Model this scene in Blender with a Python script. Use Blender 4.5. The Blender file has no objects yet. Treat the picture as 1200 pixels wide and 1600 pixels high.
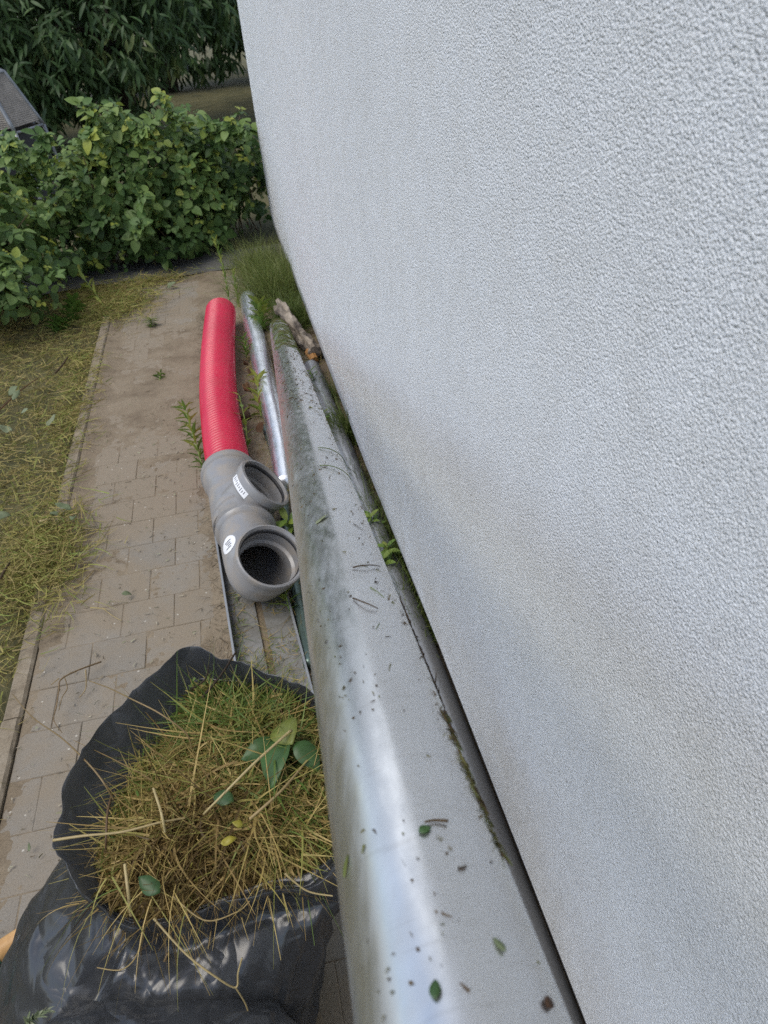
import bpy, math, random
import numpy as np
from mathutils import Vector, Matrix, noise

random.seed(7)
rng = np.random.default_rng(11)
scene = bpy.context.scene
C = scene.collection

# ------------------------------------------------------------------ camera
W_PX, H_PX, F_PX = 1200.0, 1600.0, 1155.0
CAM_H = 1.5
# rows: world X (towards the house), Y (along the wall), Z (up) seen in image axes (right, down, forward)
ROT = np.array([[0.97358564, -0.18649544, 0.13172115],
                [-0.2156943, -0.56204958, 0.79848371],
                [-0.07487976, -0.80580378, -0.5874294]])
cam_data = bpy.data.cameras.new("camera")
cam = bpy.data.objects.new("camera", cam_data)
C.objects.link(cam)
m = Matrix.Identity(4)
for i in range(3):
    m[i][0] = ROT[i, 0]
    m[i][1] = -ROT[i, 1]
    m[i][2] = -ROT[i, 2]
m[2][3] = CAM_H
cam.matrix_world = m
cam_data.sensor_fit = 'VERTICAL'
cam_data.sensor_height = 36.0
cam_data.sensor_width = 27.0
cam_data.lens = F_PX / H_PX * 36.0
cam_data.clip_start = 0.02
cam_data.clip_end = 300.0
cam_data.dof.use_dof = True
cam_data.dof.focus_distance = 1.25
cam_data.dof.aperture_fstop = 11.0
scene.camera = cam

# ------------------------------------------------------------------ sky, sun, exposure
SUN_EL, SUN_AZ = 60.0, -112.0          # azimuth measured from +Y (along the wall) towards +X (the house)
world = bpy.data.worlds.new("World")
scene.world = world
world.use_nodes = True
wn, wl = world.node_tree.nodes, world.node_tree.links
wn.clear()
w_out = wn.new('ShaderNodeOutputWorld')
w_bg = wn.new('ShaderNodeBackground')
sky = wn.new('ShaderNodeTexSky')
sky.sky_type = 'NISHITA'
sky.sun_disc = False
sky.sun_elevation = math.radians(SUN_EL)
sky.sun_rotation = math.radians(SUN_AZ)
sky.air_density = 1.0
sky.dust_density = 1.6
sky.ozone_density = 1.0
tc = wn.new('ShaderNodeTexCoord')
cn = wn.new('ShaderNodeTexNoise')
cn.inputs['Scale'].default_value = 1.5
cn.inputs['Detail'].default_value = 2.5
cr = wn.new('ShaderNodeValToRGB')
cr.color_ramp.elements[0].position = 0.44
cr.color_ramp.elements[1].position = 0.66
cmix = wn.new('ShaderNodeMix')
cmix.data_type = 'RGBA'
cmix.inputs['B'].default_value = (6.2, 6.5, 7.0, 1)       # broken bright cloud
wl.new(tc.outputs['Generated'], cn.inputs['Vector'])
wl.new(cn.outputs['Fac'], cr.inputs['Fac'])
wl.new(cr.outputs['Color'], cmix.inputs['Factor'])
wl.new(sky.outputs['Color'], cmix.inputs['A'])
wl.new(cmix.outputs['Result'], w_bg.inputs['Color'])
w_bg.inputs['Strength'].default_value = 0.13
wl.new(w_bg.outputs['Background'], w_out.inputs['Surface'])

sun_d = bpy.data.lights.new("sun", 'SUN')
sun_d.energy = 1.25
sun_d.angle = math.radians(40)
sun_d.color = (1.0, 0.94, 0.83)
sun = bpy.data.objects.new("sun", sun_d)
C.objects.link(sun)
a, e = math.radians(SUN_AZ), math.radians(SUN_EL)
to_sun = Vector((math.sin(a) * math.cos(e), math.cos(a) * math.cos(e), math.sin(e)))
sun.rotation_euler = to_sun.to_track_quat('Z', 'Y').to_euler()
sun.location = (-4, 0, 8)

scene.view_settings.view_transform = 'Standard'
scene.view_settings.look = 'None'
scene.view_settings.gamma = 1.0
scene.view_settings.use_curve_mapping = False
scene.view_settings.exposure = 0.74
scene.cycles.use_denoising = False
scene.cycles.sample_clamp_indirect = 3.0
scene.cycles.max_bounces = 6

# ------------------------------------------------------------------ pixel -> place helpers
def ray(px, py):
    return ROT @ np.array([px - W_PX / 2, py - H_PX / 2, F_PX])

def G(px, py, z=0.0):
    """the point at height z seen at a photo pixel"""
    d = ray(px, py)
    t = (z - CAM_H) / d[2]
    return np.array([d[0] * t, d[1] * t, z])

def GY(px, py, y):
    d = ray(px, py)
    t = y / d[1]
    return d * t + np.array([0, 0, CAM_H])

def unit(v):
    v = np.asarray(v, float)
    n = np.linalg.norm(v, axis=-1, keepdims=True)
    return v / np.maximum(n, 1e-9)

# ------------------------------------------------------------------ materials
MATS = {}

def nodes(name):
    mt = bpy.data.materials.new(name)
    mt.use_nodes = True
    nt = mt.node_tree
    b = nt.nodes['Principled BSDF']
    MATS[name] = mt
    return mt, nt, b

def link(nt, a, b):
    nt.links.new(a, b)

def ramp(nt, stops, src=None):
    r = nt.nodes.new('ShaderNodeValToRGB')
    els = r.color_ramp.elements
    while len(els) > 1:
        els.remove(els[-1])
    els[0].position, els[0].color = stops[0][0], (*stops[0][1], 1)
    for p, c in stops[1:]:
        el = els.new(p)
        el.color = (*c, 1)
    if src is not None:
        link(nt, src, r.inputs['Fac'])
    return r

def tex_noise(nt, scale, detail=4.0, rough=0.55, coord=None, dist=0.0):
    n = nt.nodes.new('ShaderNodeTexNoise')
    n.inputs['Scale'].default_value = scale
    n.inputs['Detail'].default_value = detail
    n.inputs['Roughness'].default_value = rough
    n.inputs['Distortion'].default_value = dist
    if coord is not None:
        link(nt, coord, n.inputs['Vector'])
    return n

def position(nt, scale=None):
    g = nt.nodes.new('ShaderNodeNewGeometry')
    if scale is None:
        return g.outputs['Position']
    mp = nt.nodes.new('ShaderNodeMapping')
    mp.inputs['Scale'].default_value = scale
    link(nt, g.outputs['Position'], mp.inputs['Vector'])
    return mp.outputs['Vector']

def objcoord(nt, scale=None):
    g = nt.nodes.new('ShaderNodeTexCoord')
    if scale is None:
        return g.outputs['Object']
    mp = nt.nodes.new('ShaderNodeMapping')
    mp.inputs['Scale'].default_value = scale
    link(nt, g.outputs['Object'], mp.inputs['Vector'])
    return mp.outputs['Vector']

def mixc(nt, fac, a, b):
    mx = nt.nodes.new('ShaderNodeMix')
    mx.data_type = 'RGBA'
    for sock, v in (('Factor', fac), ('A', a), ('B', b)):
        if hasattr(v, 'is_linked') or hasattr(v, 'links'):
            link(nt, v, mx.inputs[sock])
        elif sock == 'Factor':
            mx.inputs[sock].default_value = v
        else:
            mx.inputs[sock].default_value = (*v, 1)
    return mx.outputs['Result']

def bump(nt, bsdf, height, strength=0.3, dist=0.01):
    bp = nt.nodes.new('ShaderNodeBump')
    bp.inputs['Strength'].default_value = strength
    bp.inputs['Distance'].default_value = dist
    link(nt, height, bp.inputs['Height'])
    link(nt, bp.outputs['Normal'], bsdf.inputs['Normal'])
    return bp

def mth(nt, op, a, b=None):
    n = nt.nodes.new('ShaderNodeMath')
    n.operation = op
    for i, v in enumerate((a, b)):
        if v is None:
            continue
        if isinstance(v, (int, float)):
            n.inputs[i].default_value = v
        else:
            link(nt, v, n.inputs[i])
    return n.outputs[0]

def plain(name, col, rough=0.6, metal=0.0, var=0.12, scale=30.0, bmp=0.15, bdist=0.002):
    mt, nt, b = nodes(name)
    n = tex_noise(nt, scale, 5.0, 0.6, position(nt))
    lo = tuple(c * (1 - var) for c in col)
    hi = tuple(min(1, c * (1 + var)) for c in col)
    r = ramp(nt, [(0.3, lo), (0.7, hi)], n.outputs['Fac'])
    link(nt, r.outputs['Color'], b.inputs['Base Color'])
    b.inputs['Roughness'].default_value = rough
    b.inputs['Metallic'].default_value = metal
    if bmp:
        bump(nt, b, n.outputs['Fac'], bmp, bdist)
    return mt

def foliage(name, stops, rough=0.45, trans=0.22, spec=0.5):
    """leaf colour by the per-leaf value 'rnd'"""
    mt, nt, b = nodes(name)
    at = nt.nodes.new('ShaderNodeAttribute')
    at.attribute_name = 'rnd'
    r = ramp(nt, stops, at.outputs['Fac'])
    n = tex_noise(nt, 60.0, 3.0, 0.6, position(nt))
    dk = nt.nodes.new('ShaderNodeMix')
    dk.data_type = 'RGBA'
    dk.blend_type = 'MULTIPLY'
    dk.inputs['Factor'].default_value = 0.5
    link(nt, r.outputs['Color'], dk.inputs['A'])
    rr = ramp(nt, [(0.3, (0.6, 0.6, 0.6)), (0.7, (1, 1, 1))], n.outputs['Fac'])
    link(nt, rr.outputs['Color'], dk.inputs['B'])
    link(nt, dk.outputs['Result'], b.inputs['Base Color'])
    b.inputs['Roughness'].default_value = rough
    b.inputs['Specular IOR Level'].default_value = spec
    if trans > 0:
        tr = nt.nodes.new('ShaderNodeBsdfTranslucent')
        link(nt, dk.outputs['Result'], tr.inputs['Color'])
        ms = nt.nodes.new('ShaderNodeMixShader')
        ms.inputs['Fac'].default_value = trans
        out = nt.nodes['Material Output']
        link(nt, b.outputs['BSDF'], ms.inputs[1])
        link(nt, tr.outputs['BSDF'], ms.inputs[2])
        link(nt, ms.outputs['Shader'], out.inputs['Surface'])
    return mt

def mat_render():
    mt, nt, b = nodes('white_render')
    pos = position(nt)
    big = tex_noise(nt, 1.6, 4.0, 0.6, pos)
    mid = tex_noise(nt, 14.0, 4.0, 0.6, pos)
    c1 = ramp(nt, [(0.3, (0.715, 0.74, 0.765)), (0.7, (0.765, 0.79, 0.815))], big.outputs['Fac'])
    c2 = ramp(nt, [(0.2, (0.93, 0.92, 0.90)), (0.6, (1, 1, 1))], mid.outputs['Fac'])
    mx = nt.nodes.new('ShaderNodeMix')
    mx.data_type = 'RGBA'
    mx.blend_type = 'MULTIPLY'
    mx.inputs['Factor'].default_value = 1.0
    link(nt, c1.outputs['Color'], mx.inputs['A'])
    link(nt, c2.outputs['Color'], mx.inputs['B'])
    # sparse dark specks
    sp = nt.nodes.new('ShaderNodeTexVoronoi')
    sp.inputs['Scale'].default_value = 34.0
    link(nt, pos, sp.inputs['Vector'])
    near = mth(nt, 'LESS_THAN', sp.outputs['Distance'], 0.07)
    sel = nt.nodes.new('ShaderNodeSeparateColor')
    link(nt, sp.outputs['Color'], sel.inputs['Color'])
    pick = mth(nt, 'GREATER_THAN', sel.outputs[0], 0.95)
    spk = mth(nt, 'MULTIPLY', near, pick)
    sz_ = nt.nodes.new('ShaderNodeSeparateXYZ')
    link(nt, pos, sz_.inputs['Vector'])
    splash = tex_noise(nt, 5.5, 7.0, 0.7, position(nt, (1, 1, 0.6)), 0.4)
    low = ramp(nt, [(0.10, (1, 1, 1)), (0.62, (0, 0, 0))], sz_.outputs['Z'])
    sm_ = ramp(nt, [(0.42, (0, 0, 0)), (0.72, (0.55, 0.55, 0.55))], splash.outputs['Fac'])
    dirt_ = mth(nt, 'MULTIPLY', low.outputs['Color'], sm_.outputs['Color'])          # soil splashed up the foot of the wall
    strk = tex_noise(nt, 3.0, 5.0, 0.65, position(nt, (1, 3.5, 0.25)))
    st_m = ramp(nt, [(0.52, (0, 0, 0)), (0.75, (0.16, 0.16, 0.16))], strk.outputs['Fac'])
    c_d = mixc(nt, dirt_, mx.outputs['Result'], (0.46, 0.41, 0.33))
    c_s = mixc(nt, st_m.outputs['Color'], c_d, (0.52, 0.52, 0.50))
    col = mixc(nt, spk, c_s, (0.10, 0.09, 0.08))
    link(nt, col, b.inputs['Base Color'])
    b.inputs['Roughness'].default_value = 0.92
    g1 = tex_noise(nt, 400.0, 2.5, 0.6, pos, 0.5)
    g2 = nt.nodes.new('ShaderNodeTexVoronoi')
    g2.inputs['Scale'].default_value = 340.0
    link(nt, pos, g2.inputs['Vector'])
    h = mth(nt, 'SUBTRACT', g1.outputs['Fac'], mth(nt, 'MULTIPLY', g2.outputs['Distance'], 0.45))
    bump(nt, b, h, 1.0, 0.0050)
    return mt

def mat_zinc(name, base=(0.60, 0.61, 0.62), rough=0.30, dirty=0.35, foil=False, fb=0.5, metal=0.92):
    mt, nt, b = nodes(name)
    oc = objcoord(nt)
    streak = tex_noise(nt, 9.0, 6.0, 0.62, objcoord(nt, (1.0, 0.25, 1.0)), 0.4)
    fine = tex_noise(nt, 120.0, 3.0, 0.6, objcoord(nt, (1.0, 0.12, 1.0)))
    c = ramp(nt, [(0.30, tuple(x * 0.94 for x in base)), (0.55, base), (0.75, tuple(min(1, x * 1.05) for x in base))],
             streak.outputs['Fac'])
    dn = tex_noise(nt, 5.0, 7.0, 0.7, oc, 0.3)
    dm = ramp(nt, [(0.52, (0, 0, 0)), (0.74, (dirty, dirty, dirty))], dn.outputs['Fac'])
    col = mixc(nt, dm.outputs['Color'], c.outputs['Color'], (0.30, 0.26, 0.20))
    scr = tex_noise(nt, 60.0, 2.0, 0.5, objcoord(nt, (0.25, 2.4, 0.25)), 1.5)        # wiped scratches across the pipe
    sc_m = ramp(nt, [(0.60, (0, 0, 0)), (0.68, (0.22, 0.22, 0.22))], scr.outputs['Fac'])
    col = mixc(nt, sc_m.outputs['Color'], col, (0.42, 0.41, 0.39))
    link(nt, col, b.inputs['Base Color'])
    b.inputs['Metallic'].default_value = metal
    r = ramp(nt, [(0.25, (rough * 0.75,) * 3), (0.75, (rough * 1.35,) * 3)], fine.outputs['Fac'])
    rm = nt.nodes.new('ShaderNodeMix')
    rm.data_type = 'RGBA'
    rm.blend_type = 'ADD'
    rm.inputs['Factor'].default_value = 0.5
    link(nt, r.outputs['Color'], rm.inputs['A'])
    link(nt, dm.outputs['Color'], rm.inputs['B'])
    link(nt, rm.outputs['Result'], b.inputs['Roughness'])
    if foil:
        w = tex_noise(nt, 26.0, 3.0, 0.6, objcoord(nt, (1, 0.7, 1)), 1.2)
        bump(nt, b, w.outputs['Fac'], fb, 0.02)
    return mt

def mat_bag(name):
    mt, nt, b = nodes(name)
    pos = position(nt)
    n = tex_noise(nt, 7.0, 4.0, 0.6, pos)
    c = ramp(nt, [(0.3, (0.040, 0.043, 0.048)), (0.7, (0.056, 0.060, 0.066))], n.outputs['Fac'])
    link(nt, c.outputs['Color'], b.inputs['Base Color'])
    b.inputs['Specular IOR Level'].default_value = 1.0
    rn = tex_noise(nt, 22.0, 4.0, 0.6, pos)
    r = ramp(nt, [(0.3, (0.20,) * 3), (0.7, (0.30,) * 3)], rn.outputs['Fac'])
    link(nt, r.outputs['Color'], b.inputs['Roughness'])
    w1 = tex_noise(nt, 6.0, 1.5, 0.5, position(nt, (1, 1, 0.6)), 0.9)       # sharp creases of thin film
    w2 = tex_noise(nt, 19.0, 1.5, 0.5, position(nt, (1, 0.8, 0.5)), 0.7)
    c1_ = mth(nt, 'ABSOLUTE', mth(nt, 'SUBTRACT', w1.outputs['Fac'], 0.5))
    c2_ = mth(nt, 'ABSOLUTE', mth(nt, 'SUBTRACT', w2.outputs['Fac'], 0.48))
    h = mth(nt, 'ADD', c1_, mth(nt, 'MULTIPLY', c2_, 0.35))
    bump(nt, b, h, 0.55, 0.05)
    tr = nt.nodes.new('ShaderNodeBsdfTranslucent')                 # thin film lets some light through
    tr.inputs['Color'].default_value = (0.36, 0.365, 0.375, 1)
    ms = nt.nodes.new('ShaderNodeMixShader')
    ms.inputs['Fac'].default_value = 0.42
    link(nt, b.outputs['BSDF'], ms.inputs[1])
    link(nt, tr.outputs['BSDF'], ms.inputs[2])
    link(nt, ms.outputs['Shader'], nt.nodes['Material Output'].inputs['Surface'])
    return mt

def mat_paver():
    mt, nt, b = nodes('concrete_paver')
    pos = position(nt)
    oi = nt.nodes.new('ShaderNodeObjectInfo')
    base = ramp(nt, [(0.0, (0.205, 0.196, 0.176)), (0.5, (0.225, 0.215, 0.194)), (1.0, (0.245, 0.235, 0.213))], oi.outputs['Random'])
    fine = tex_noise(nt, 260.0, 4.0, 0.7, pos)
    f = ramp(nt, [(0.30, (0.62, 0.61, 0.60)), (0.55, (1, 1, 1)), (0.78, (1.35, 1.34, 1.30))], fine.outputs['Fac'])
    mx = nt.nodes.new('ShaderNodeMix')
    mx.data_type = 'RGBA'
    mx.blend_type = 'MULTIPLY'
    mx.inputs['Factor'].default_value = 0.8
    link(nt, base.outputs['Color'], mx.inputs['A'])
    link(nt, f.outputs['Color'], mx.inputs['B'])
    st = tex_noise(nt, 3.4, 7.0, 0.66, pos, 0.4)
    sepp = nt.nodes.new('ShaderNodeSeparateXYZ')
    link(nt, pos, sepp.inputs['Vector'])
    fy = mth(nt, 'MULTIPLY', mth(nt, 'SUBTRACT', sepp.outputs['Y'], 3.3), 0.9)
    film = mth(nt, 'MULTIPLY', mth(nt, 'POWER', 2.718, mth(nt, 'MULTIPLY', mth(nt, 'MULTIPLY', fy, fy), -1.0)), 0.22)   # spilled soil
    sm = ramp(nt, [(0.34, (0.15, 0.15, 0.15)), (0.60, (0.80, 0.80, 0.80))], mth(nt, 'ADD', st.outputs['Fac'], film))
    col = mixc(nt, sm.outputs['Color'], mx.outputs['Result'], (0.225, 0.178, 0.120))
    chip = nt.nodes.new('ShaderNodeTexVoronoi')
    chip.inputs['Scale'].default_value = 55.0
    link(nt, pos, chip.inputs['Vector'])
    cs = nt.nodes.new('ShaderNodeSeparateColor')
    link(nt, chip.outputs['Color'], cs.inputs['Color'])
    cm = mth(nt, 'MULTIPLY', mth(nt, 'LESS_THAN', chip.outputs['Distance'], 0.16), mth(nt, 'GREATER_THAN', cs.outputs[1], 0.88))
    col = mixc(nt, cm, col, (0.42, 0.39, 0.33))
    link(nt, col, b.inputs['Base Color'])
    b.inputs['Roughness'].default_value = 0.9
    bump(nt, b, fine.outputs['Fac'], 0.5, 0.003)
    return mt

def mat_soil(name, lo, mid, hi, scale=6.0, bmp=0.8, bdist=0.02):
    mt, nt, b = nodes(name)
    pos = position(nt)
    n = tex_noise(nt, scale, 8.0, 0.68, pos, 0.3)
    f = tex_noise(nt, 190.0, 4.0, 0.7, pos)
    c = ramp(nt, [(0.3, lo), (0.5, mid), (0.72, hi)], n.outputs['Fac'])
    ff = ramp(nt, [(0.3, (0.6, 0.6, 0.6)), (0.6, (1, 1, 1))], f.outputs['Fac'])
    mx = nt.nodes.new('ShaderNodeMix')
    mx.data_type = 'RGBA'
    mx.blend_type = 'MULTIPLY'
    mx.inputs['Factor'].default_value = 0.8
    link(nt, c.outputs['Color'], mx.inputs['A'])
    link(nt, ff.outputs['Color'], mx.inputs['B'])
    link(nt, mx.outputs['Result'], b.inputs['Base Color'])
    b.inputs['Roughness'].default_value = 0.95
    h = mth(nt, 'ADD', n.outputs['Fac'], mth(nt, 'MULTIPLY', f.outputs['Fac'], 0.25))
    bump(nt, b, h, bmp, bdist)
    return mt

def mat_wood(name, lo, hi, scale=(40, 3, 40), rough=0.5, grain=1.0):
    mt, nt, b = nodes(name)
    n = tex_noise(nt, 1.0, 6.0, 0.6, objcoord(nt, scale), 0.5)
    c = ramp(nt, [(0.3, lo), (0.7, hi)], n.outputs['Fac'])
    link(nt, c.outputs['Color'], b.inputs['Base Color'])
    b.inputs['Roughness'].default_value = rough
    bump(nt, b, n.outputs['Fac'], 0.3 * grain, 0.004)
    return mt

mat_render()
plain('plinth_grey', (0.07, 0.07, 0.07), 0.9, 0, 0.2, 40, 0.5, 0.003)
plain('profile_strip', (0.40, 0.41, 0.42), 0.7, 0, 0.08, 60, 0.2, 0.001)
mat_zinc('zinc', (0.66, 0.665, 0.67), 0.28, 0.20)
mat_zinc('foil', (0.84, 0.86, 0.90), 0.30, 0.10, foil=True, fb=0.05)
mat_zinc('foil_dull', (0.33, 0.335, 0.34), 0.30, 0.25, foil=True, fb=0.09, metal=0.55)
plain('steel_lip', (0.30, 0.31, 0.32), 0.5, 0.5, 0.15, 20, 0.1)
mat_soil('steel', (0.11, 0.10, 0.08), (0.19, 0.185, 0.17), (0.27, 0.27, 0.265), 9.0, 0.2, 0.004)
plain('green_pipe', (0.12, 0.17, 0.15), 0.35, 0.6, 0.2, 30, 0.2, 0.003)
mat_bag('bag_plastic')
mat_paver()
mat_soil('kerb_concrete', (0.17, 0.135, 0.09), (0.25, 0.205, 0.145), (0.31, 0.265, 0.20), 14.0, 0.6, 0.006)
mat_soil('soil', (0.140, 0.105, 0.068), (0.215, 0.170, 0.115), (0.27, 0.22, 0.155), 7.0, 0.5, 0.010)
mat_soil('lawn_ground', (0.045, 0.046, 0.016), (0.095, 0.088, 0.034), (0.14, 0.12, 0.05), 3.2)
mat_soil('bedding', (0.075, 0.055, 0.032), (0.11, 0.084, 0.05), (0.15, 0.115, 0.07), 12.0)
mat_soil('dark_concrete', (0.09, 0.088, 0.083), (0.13, 0.126, 0.118), (0.165, 0.157, 0.14), 9.0, 0.5, 0.008)
mat_soil('clipping_bed', (0.030, 0.024, 0.010), (0.060, 0.048, 0.018), (0.095, 0.075, 0.028), 30.0, 1.0, 0.03)
mat_wood('handle_wood', (0.44, 0.24, 0.085), (0.58, 0.35, 0.14), (30, 30, 3), 0.4)
mat_wood('weathered_wood', (0.030, 0.022, 0.016), (0.40, 0.34, 0.27), (22, 7, 22), 0.9, 2.5)
plain('orange_wood', (0.42, 0.21, 0.07), 0.8, 0, 0.25, 60, 0.4, 0.003)
plain('green_plastic', (0.02, 0.13, 0.085), 0.4, 0, 0.1, 40, 0)
plain('bark', (0.06, 0.045, 0.032), 0.95, 0, 0.4, 25, 1.0, 0.03)
plain('cane', (0.16, 0.11, 0.06), 0.7, 0, 0.35, 25, 0.3, 0.003)
plain('green_stem', (0.16, 0.23, 0.05), 0.6, 0, 0.2, 25, 0.1)
plain('frame_metal', (0.26, 0.27, 0.28), 0.5, 0.6, 0.2, 12, 0.1)
plain('black_rubber', (0.018, 0.018, 0.020), 0.7, 0, 0.2, 10, 0.3)
plain('net_cloth', (0.30, 0.27, 0.235), 0.9, 0, 0.25, 14, 0.3)
plain('patch_white', (0.72, 0.73, 0.75), 0.35, 0, 0.03, 30, 0)
plain('print_ink', (0.08, 0.08, 0.09), 0.5, 0, 0.05, 30, 0)
plain('seal_and_shade_black', (0.02, 0.02, 0.022), 0.55, 0, 0.1, 30, 0)

def mat_plastic(name, col, dirt, rough, dscale=16.0, amt=0.6, lo=0.5, hi=0.72):
    mt, nt, b = nodes(name)
    pos = position(nt)
    d = tex_noise(nt, dscale, 7.0, 0.68, pos, 0.5)
    dm = ramp(nt, [(lo, (0, 0, 0)), (hi, (amt,) * 3)], d.outputs['Fac'])
    v = tex_noise(nt, 4.0, 3.0, 0.5, pos)
    cc = ramp(nt, [(0.3, tuple(c * 0.9 for c in col)), (0.7, tuple(c * 1.08 for c in col))], v.outputs['Fac'])
    cl = mixc(nt, dm.outputs['Color'], cc.outputs['Color'], dirt)
    link(nt, cl, b.inputs['Base Color'])
    rr = nt.nodes.new('ShaderNodeMix')
    link(nt, dm.outputs['Color'], rr.inputs['Factor'])
    rr.inputs['A'].default_value = rough
    rr.inputs['B'].default_value = 0.85
    link(nt, rr.outputs['Result'], b.inputs['Roughness'])
    bump(nt, b, d.outputs['Fac'], 0.08, 0.003)
    return mt

mat_plastic('red_plastic', (0.52, 0.016, 0.056), (0.34, 0.07, 0.06), 0.30, 14.0, 0.40, 0.50, 0.76)
mat_plastic('grey_plastic', (0.235, 0.235, 0.240), (0.30, 0.25, 0.19), 0.27, 13.0, 0.7, 0.46, 0.70)

STRAW = [(0.0, (0.085, 0.054, 0.020)), (0.22, (0.26, 0.175, 0.058)), (0.42, (0.48, 0.35, 0.13)), (0.60, (0.33, 0.29, 0.075)),
         (0.8, (0.145, 0.20, 0.040)), (1.0, (0.085, 0.155, 0.026))]
foliage('clippings', STRAW, 0.6, 0.15, 0.4)
foliage('lawn_blades', [(0.0, (0.12, 0.085, 0.035)), (0.3, (0.38, 0.30, 0.12)), (0.5, (0.33, 0.29, 0.085)), (0.7, (0.24, 0.27, 0.06)),
                        (1.0, (0.15, 0.22, 0.042))], 0.65, 0.15, 0.3)
foliage('fresh_grass', [(0.0, (0.065, 0.105, 0.020)), (0.6, (0.145, 0.195, 0.042)), (1.0, (0.25, 0.26, 0.085))], 0.5, 0.25, 0.4)
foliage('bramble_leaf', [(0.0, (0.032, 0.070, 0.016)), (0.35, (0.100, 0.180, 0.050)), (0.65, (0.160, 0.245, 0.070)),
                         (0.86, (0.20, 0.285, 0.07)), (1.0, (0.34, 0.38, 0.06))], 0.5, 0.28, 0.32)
foliage('tree_leaf', [(0.0, (0.032, 0.070, 0.024)), (0.5, (0.066, 0.120, 0.038)), (0.85, (0.100, 0.160, 0.050)), (1.0, (0.18, 0.22, 0.08))],
        0.5, 0.22, 0.35)
foliage('weed_leaf', [(0.0, (0.07, 0.14, 0.028)), (0.6, (0.15, 0.25, 0.045)), (1.0, (0.34, 0.37, 0.07))], 0.5, 0.25, 0.4)
foliage('dry_leaf', [(0.0, (0.06, 0.032, 0.018)), (0.5, (0.14, 0.072, 0.036)), (1.0, (0.30, 0.16, 0.08))], 0.7, 0.1, 0.3)
foliage('pale_leaf', [(0.0, (0.11, 0.15, 0.07)), (0.6, (0.18, 0.22, 0.12)), (1.0, (0.30, 0.32, 0.20))], 0.6, 0.15, 0.4)
foliage('bag_leaf', [(0.0, (0.035, 0.085, 0.022)), (0.6, (0.065, 0.14, 0.040)), (1.0, (0.34, 0.29, 0.03))], 0.45, 0.2, 0.5)
foliage('straw', [(0.0, (0.14, 0.085, 0.045)), (0.5, (0.33, 0.24, 0.10)), (1.0, (0.46, 0.37, 0.18))], 0.5, 0.1, 0.5)
foliage('debris', [(0.0, (0.030, 0.020, 0.012)), (0.35, (0.085, 0.055, 0.025)), (0.6, (0.11, 0.12, 0.035)), (1.0, (0.085, 0.13, 0.03))], 0.7, 0.05, 0.3)
foliage('chips', [(0.0, (0.07, 0.05, 0.03)), (0.4, (0.16, 0.12, 0.07)), (0.7, (0.36, 0.32, 0.24)), (1.0, (0.20, 0.27, 0.12))], 0.8, 0.0, 0.3)

# ------------------------------------------------------------------ object helpers
def tag(o, label=None, cat=None, group=None, kind=None):
    if label: o['label'] = label
    if cat: o['category'] = cat
    if group: o['group'] = group
    if kind: o['kind'] = kind
    return o

def link_obj(name, me, mat=None, parent=None, loc=None):
    o = bpy.data.objects.new(name, me)
    C.objects.link(o)
    if mat and me is not None and len(me.materials) == 0:
        me.materials.append(MATS[mat])
    if parent is not None:
        o.parent = parent
        if parent.type == 'EMPTY' or True:
            o.matrix_parent_inverse = parent.matrix_basis.inverted()
    if loc is not None:
        o.location = loc
    return o

def empty(name, loc=(0, 0, 0)):
    o = bpy.data.objects.new(name, None)
    C.objects.link(o)
    o.location = [float(v) for v in loc]
    o.empty_display_size = 0.1
    return o

def mesh_np(name, v, quads, rnd=None, smooth=False):
    v = np.asarray(v, np.float32)
    quads = np.asarray(quads, np.int32)
    me = bpy.data.meshes.new(name)
    me.vertices.add(len(v))
    me.vertices.foreach_set('co', v.ravel())
    k = quads.shape[1]
    me.loops.add(quads.size)
    me.loops.foreach_set('vertex_index', quads.ravel())
    me.polygons.add(len(quads))
    me.polygons.foreach_set('loop_start', np.arange(0, quads.size, k, dtype=np.int32))
    if smooth:
        me.polygons.foreach_set('use_smooth', np.ones(len(quads), bool))
    if rnd is not None:
        at = me.attributes.new('rnd', 'FLOAT', 'POINT')
        at.data.foreach_set('value', np.asarray(rnd, np.float32))
    me.update(calc_edges=True)
    return me

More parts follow.
